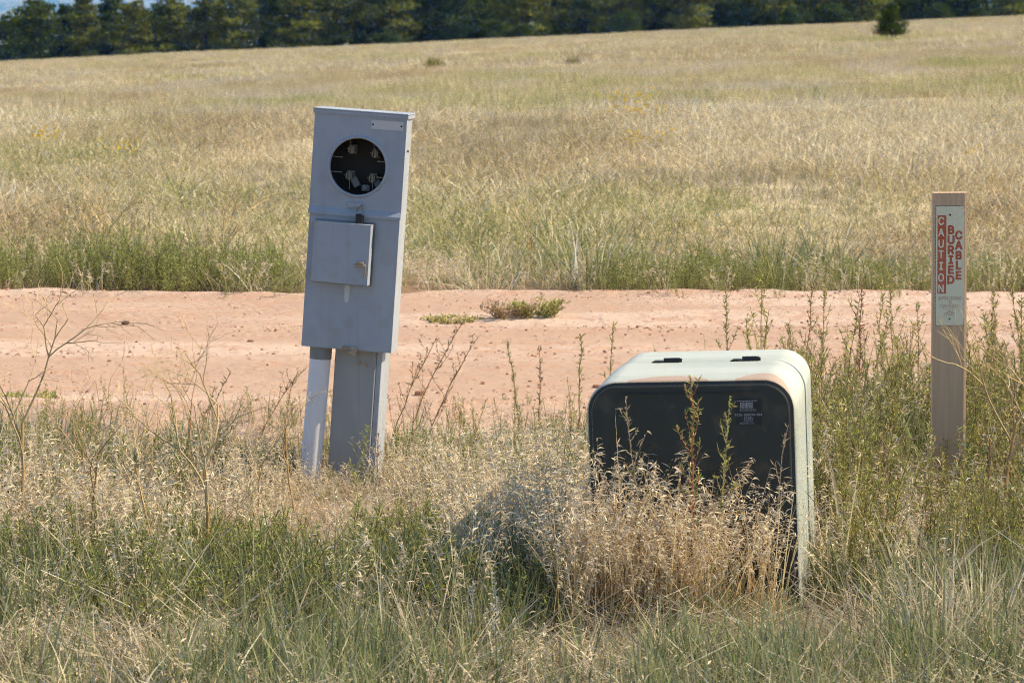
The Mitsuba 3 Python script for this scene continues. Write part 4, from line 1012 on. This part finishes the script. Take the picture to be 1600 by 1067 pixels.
PINE_O = [(0.141, 0.169, 0.035), (0.18, 0.197, 0.045), (0.112, 0.137, 0.032)]
PINE_B = [(0.079, 0.123, 0.035), (0.098, 0.144, 0.043), (0.067, 0.1, 0.029)]
JUN = [(0.057, 0.09, 0.018), (0.079, 0.113, 0.024), (0.043, 0.068, 0.015)]
TV = []
for i, (con, pal, nl) in enumerate(((True, PINE_D, 44), (False, PINE_D, 46), (True, PINE_O, 46), (False, PINE_O, 48), (True, PINE_B, 40), (False, PINE_B, 46), (False, PINE_O, 40))):
    rng = np.random.default_rng(700 + i)
    cm, cc = crown_mesh(rng, 9.0, 4.8 if con else 5.3, con, nl + 6, pal, 0.01, 84)
    tm, tc = trunk_mesh(rng, 9.0, 0.19, 18, 4.6)
    TV.append((mikit.ply(cm, 'leaf', color=cc), mikit.ply(tm, 'stalk', color=tc)))
JV = []
for i in range(3):
    rng = np.random.default_rng(720 + i)
    cm, cc = crown_mesh(rng, 2.0, 2.0, False, 46, JUN, 0.04, 90, (0.08, 0.18), i == 2)
    tm, tc = trunk_mesh(rng, 2.0, 0.08, 8, 2.0)
    JV.append((mikit.ply(cm, 'leaf', color=cc), mikit.ply(tm, 'stalk', color=tc)))
def tree(name, label, catg, x, y, v, H, W, rz, group=None, ref=(9.0, 4.8)):
    key = numbered(name)
    tag(key, label, catg, group)
    m = np.diag([W / ref[1], W / ref[1], H / ref[0], 1.0])
    m = rotm([0, 0, 1], rz) @ m
    m[:3, 3] = (x, y, float(elev(x, y)) - 0.05)
    for part, d in (('crown', v[0]), ('trunk', v[1])):
        scene[f'{key}__{part}'] = {**d, 'to_world': T(m)}
LOOK = ['dark pointed pine', 'dark round topped pine', 'olive pointed pine', 'olive round topped pine', 'bluish pointed pine', 'bluish round topped pine', 'broad yellowish pine']
ORD = ['first', 'second', 'third', 'fourth', 'fifth', 'sixth', 'seventh', 'eighth', 'ninth', 'tenth', 'eleventh', 'twelfth', 'thirteenth', 'fourteenth', 'fifteenth', 'sixteenth', 'seventeenth', 'eighteenth', 'nineteenth',
       'twentieth', 'twenty-first', 'twenty-second', 'twenty-third', 'twenty-fourth', 'twenty-fifth', 'twenty-sixth', 'twenty-seventh', 'twenty-eighth', 'twenty-ninth', 'thirtieth', 'thirty-first', 'thirty-second', 'thirty-third']
# front row: metres right of the view axis at 330 m, distance, height, width, look
FRONT = [(-57.0, 335, 6.0, 4.2, 1), (-53.2, 331, 7.4, 5.2, 1), (-50.2, 334, 7.2, 3.6, 4), (-47.6, 330, 7.8, 4.6, 2), (-45.0, 333, 8.0, 4.8, 0), (-42.2, 329, 6.8, 4.0, 3), (-40.0, 336, 6.6, 3.2, 5), (-38.2, 331, 8.6, 4.8, 2),
         (-34.4, 333, 7.3, 4.6, 6), (-30.6, 330, 7.6, 5.0, 3), (-26.4, 334, 8.4, 5.4, 0), (-23.8, 329, 9.0, 5.6, 2), (-19.6, 332, 9.4, 5.6, 3), (-16.4, 335, 9.6, 4.2, 4), (-13.6, 330, 9.0, 5.4, 6), (-9.6, 333, 8.6, 5.4, 1),
         (-6.2, 331, 8.4, 4.2, 5), (-3.0, 335, 9.4, 5.0, 0), (1.2, 330, 9.0, 5.0, 3), (5.0, 333, 9.2, 4.8, 2), (8.4, 336, 9.6, 5.0, 1), (12.2, 331, 9.2, 5.4, 6), (16.0, 334, 9.6, 4.6, 0), (19.6, 330, 9.0, 5.2, 3),
         (23.6, 333, 9.4, 5.0, 5), (27.2, 336, 9.6, 4.8, 0), (31.0, 331, 9.2, 5.4, 3), (35.2, 334, 9.4, 5.0, 2), (39.0, 330, 9.0, 5.4, 6), (43.2, 334, 9.4, 5.2, 1), (47.4, 332, 9.4, 4.8, 4), (51.6, 335, 9.4, 5.4, 0), (56.0, 331, 9.2, 5.2, 3)]
for k, (x, y, H, W, v) in enumerate(FRONT):
    tree('pine_tree', f'{LOOK[v]}, {ORD[k]} from the left in the front row of pines', 'pine tree', x, y, TV[v], H, W, 53.0 * k, 'pines in the front row beyond the field')
rt = np.random.default_rng(808)
for k, (x, y) in enumerate(((10.6, 345), (-8.2, 346), (44.5, 345), (-47.0, 346))):
    tree('pine_tree', ('dense pine filling the gap behind the front row above the box', 'dense pine filling the gap behind the front row right of the meter', 'dense pine filling the gap behind the front row near the right edge', 'dense pine filling the gap behind the front row near the left edge')[k], 'pine tree', x, y, TV[1 + 2 * (k % 2)], 8.6 if k < 3 else 6.6, 5.4, 40 * k, 'pines in the back rows')
ORD2, nb = ORD + ['thirty-fourth', 'thirty-fifth', 'thirty-sixth'], -1
for k in range(36):
    x = -68 + k * 3.85 + rt.normal(0, 0.7)
    y = 350 + 8 * (k % 3) + rt.uniform(-3, 3)
    H = rt.uniform(7.6, 9.2) if x < -25 else rt.uniform(9.5, 12.5)
    if x < -58 or -27.5 < x < -25.0:
        continue
    if x < -30:
        H *= 0.86
    nb += 1
    tree('pine_tree', f'pine half hidden behind the front row, {ORD2[nb]} from the left in the back rows', 'pine tree', x, y, TV[int(rt.integers(7))], H, rt.uniform(4.4, 6.0), rt.uniform(0, 360), 'pines in the back rows')
tree('juniper_bush', 'lone dark green juniper standing in the field below the pines at the right', 'juniper', 17.9, 140, JV[2], 1.62, 1.35, 20, None, (2.0, 2.1))
for k, (x, y, H, W, lb) in enumerate(((-1.9, 322, 2.6, 3.2, 'dark rounded juniper before the pines, above the gap between meter and box'), (12.2, 318, 2.8, 2.9, 'dark rounded juniper in front of the pines above the box'),
                                      (-13.6, 320, 1.8, 3.2, 'low grey green juniper in front of the pines, left of the rounded pair'), (1.2, 321, 2.2, 2.4, 'grey green juniper between the two dark rounded junipers'),
                                      (30.2, 320, 2.6, 2.2, 'dark pointed juniper in front of the pines, first to the left of the lone juniper'), (34.8, 321, 2.8, 3.4, 'broad juniper in front of the pines just left of the lone juniper'),
                                      (46.2, 320, 2.2, 2.6, 'olive juniper in front of the pines just right of the lone juniper'), (50.5, 321, 1.5, 2.2, 'smallest light green juniper before the pines at the right'))):
    tree('juniper_bush', lb, 'juniper', x, y, JV[k % 2], H, W, 71 * k, None, (2.0, 2.1))
mound_z = lambda x, y: float(elev(x, y))
rr = np.random.default_rng(900)
for k, (x, y, R, pal, lb) in enumerate(((-2.85, 107, 0.42, [(0.24, 0.23, 0.07), (0.30, 0.28, 0.10)], 'yellow green rabbitbrush alone in the field to the right of the meter pedestal'), (2.0, 98, 0.34, GREY + OLIVE, 'grey dark scrub in the middle of the field'),
                                        (-13.2, 71, 0.30, YELG, 'pale green scrub in the field at the far left'))):
    a, s = Acc(), Acc()
    n = 220
    u = rr.normal(size=(n, 3)); u /= np.linalg.norm(u, axis=1, keepdims=True); u[:, 2] = np.abs(u[:, 2])
    C = curve(u * [R * 0.35, R * 0.35, R * 0.2], rr.uniform(0.5, 1.0, n) * R, np.arctan2(u[:, 1], u[:, 0]), rr.uniform(0.1, 1.2, n), rr.uniform(-0.3, 0.2, n), 2)
    ribbons(a, C, np.full((n, 1), R * 0.06) * np.array([[0.5, 1, 0.3]]), colours(rr, n, pal), None, rr)
    for q in range(7):
        tube(s, [[0, 0, -0.05], [math.cos(q * 0.9) * R * 0.2, math.sin(q * 0.9) * R * 0.2, R * 0.5]], R * 0.03, R * 0.015, (0.2, 0.16, 0.1), 4)
    plant('scrub_bush', lb, 'scrub bush', x, y, [('foliage', a, 'leaf'), ('stems', s, 'stalk')])
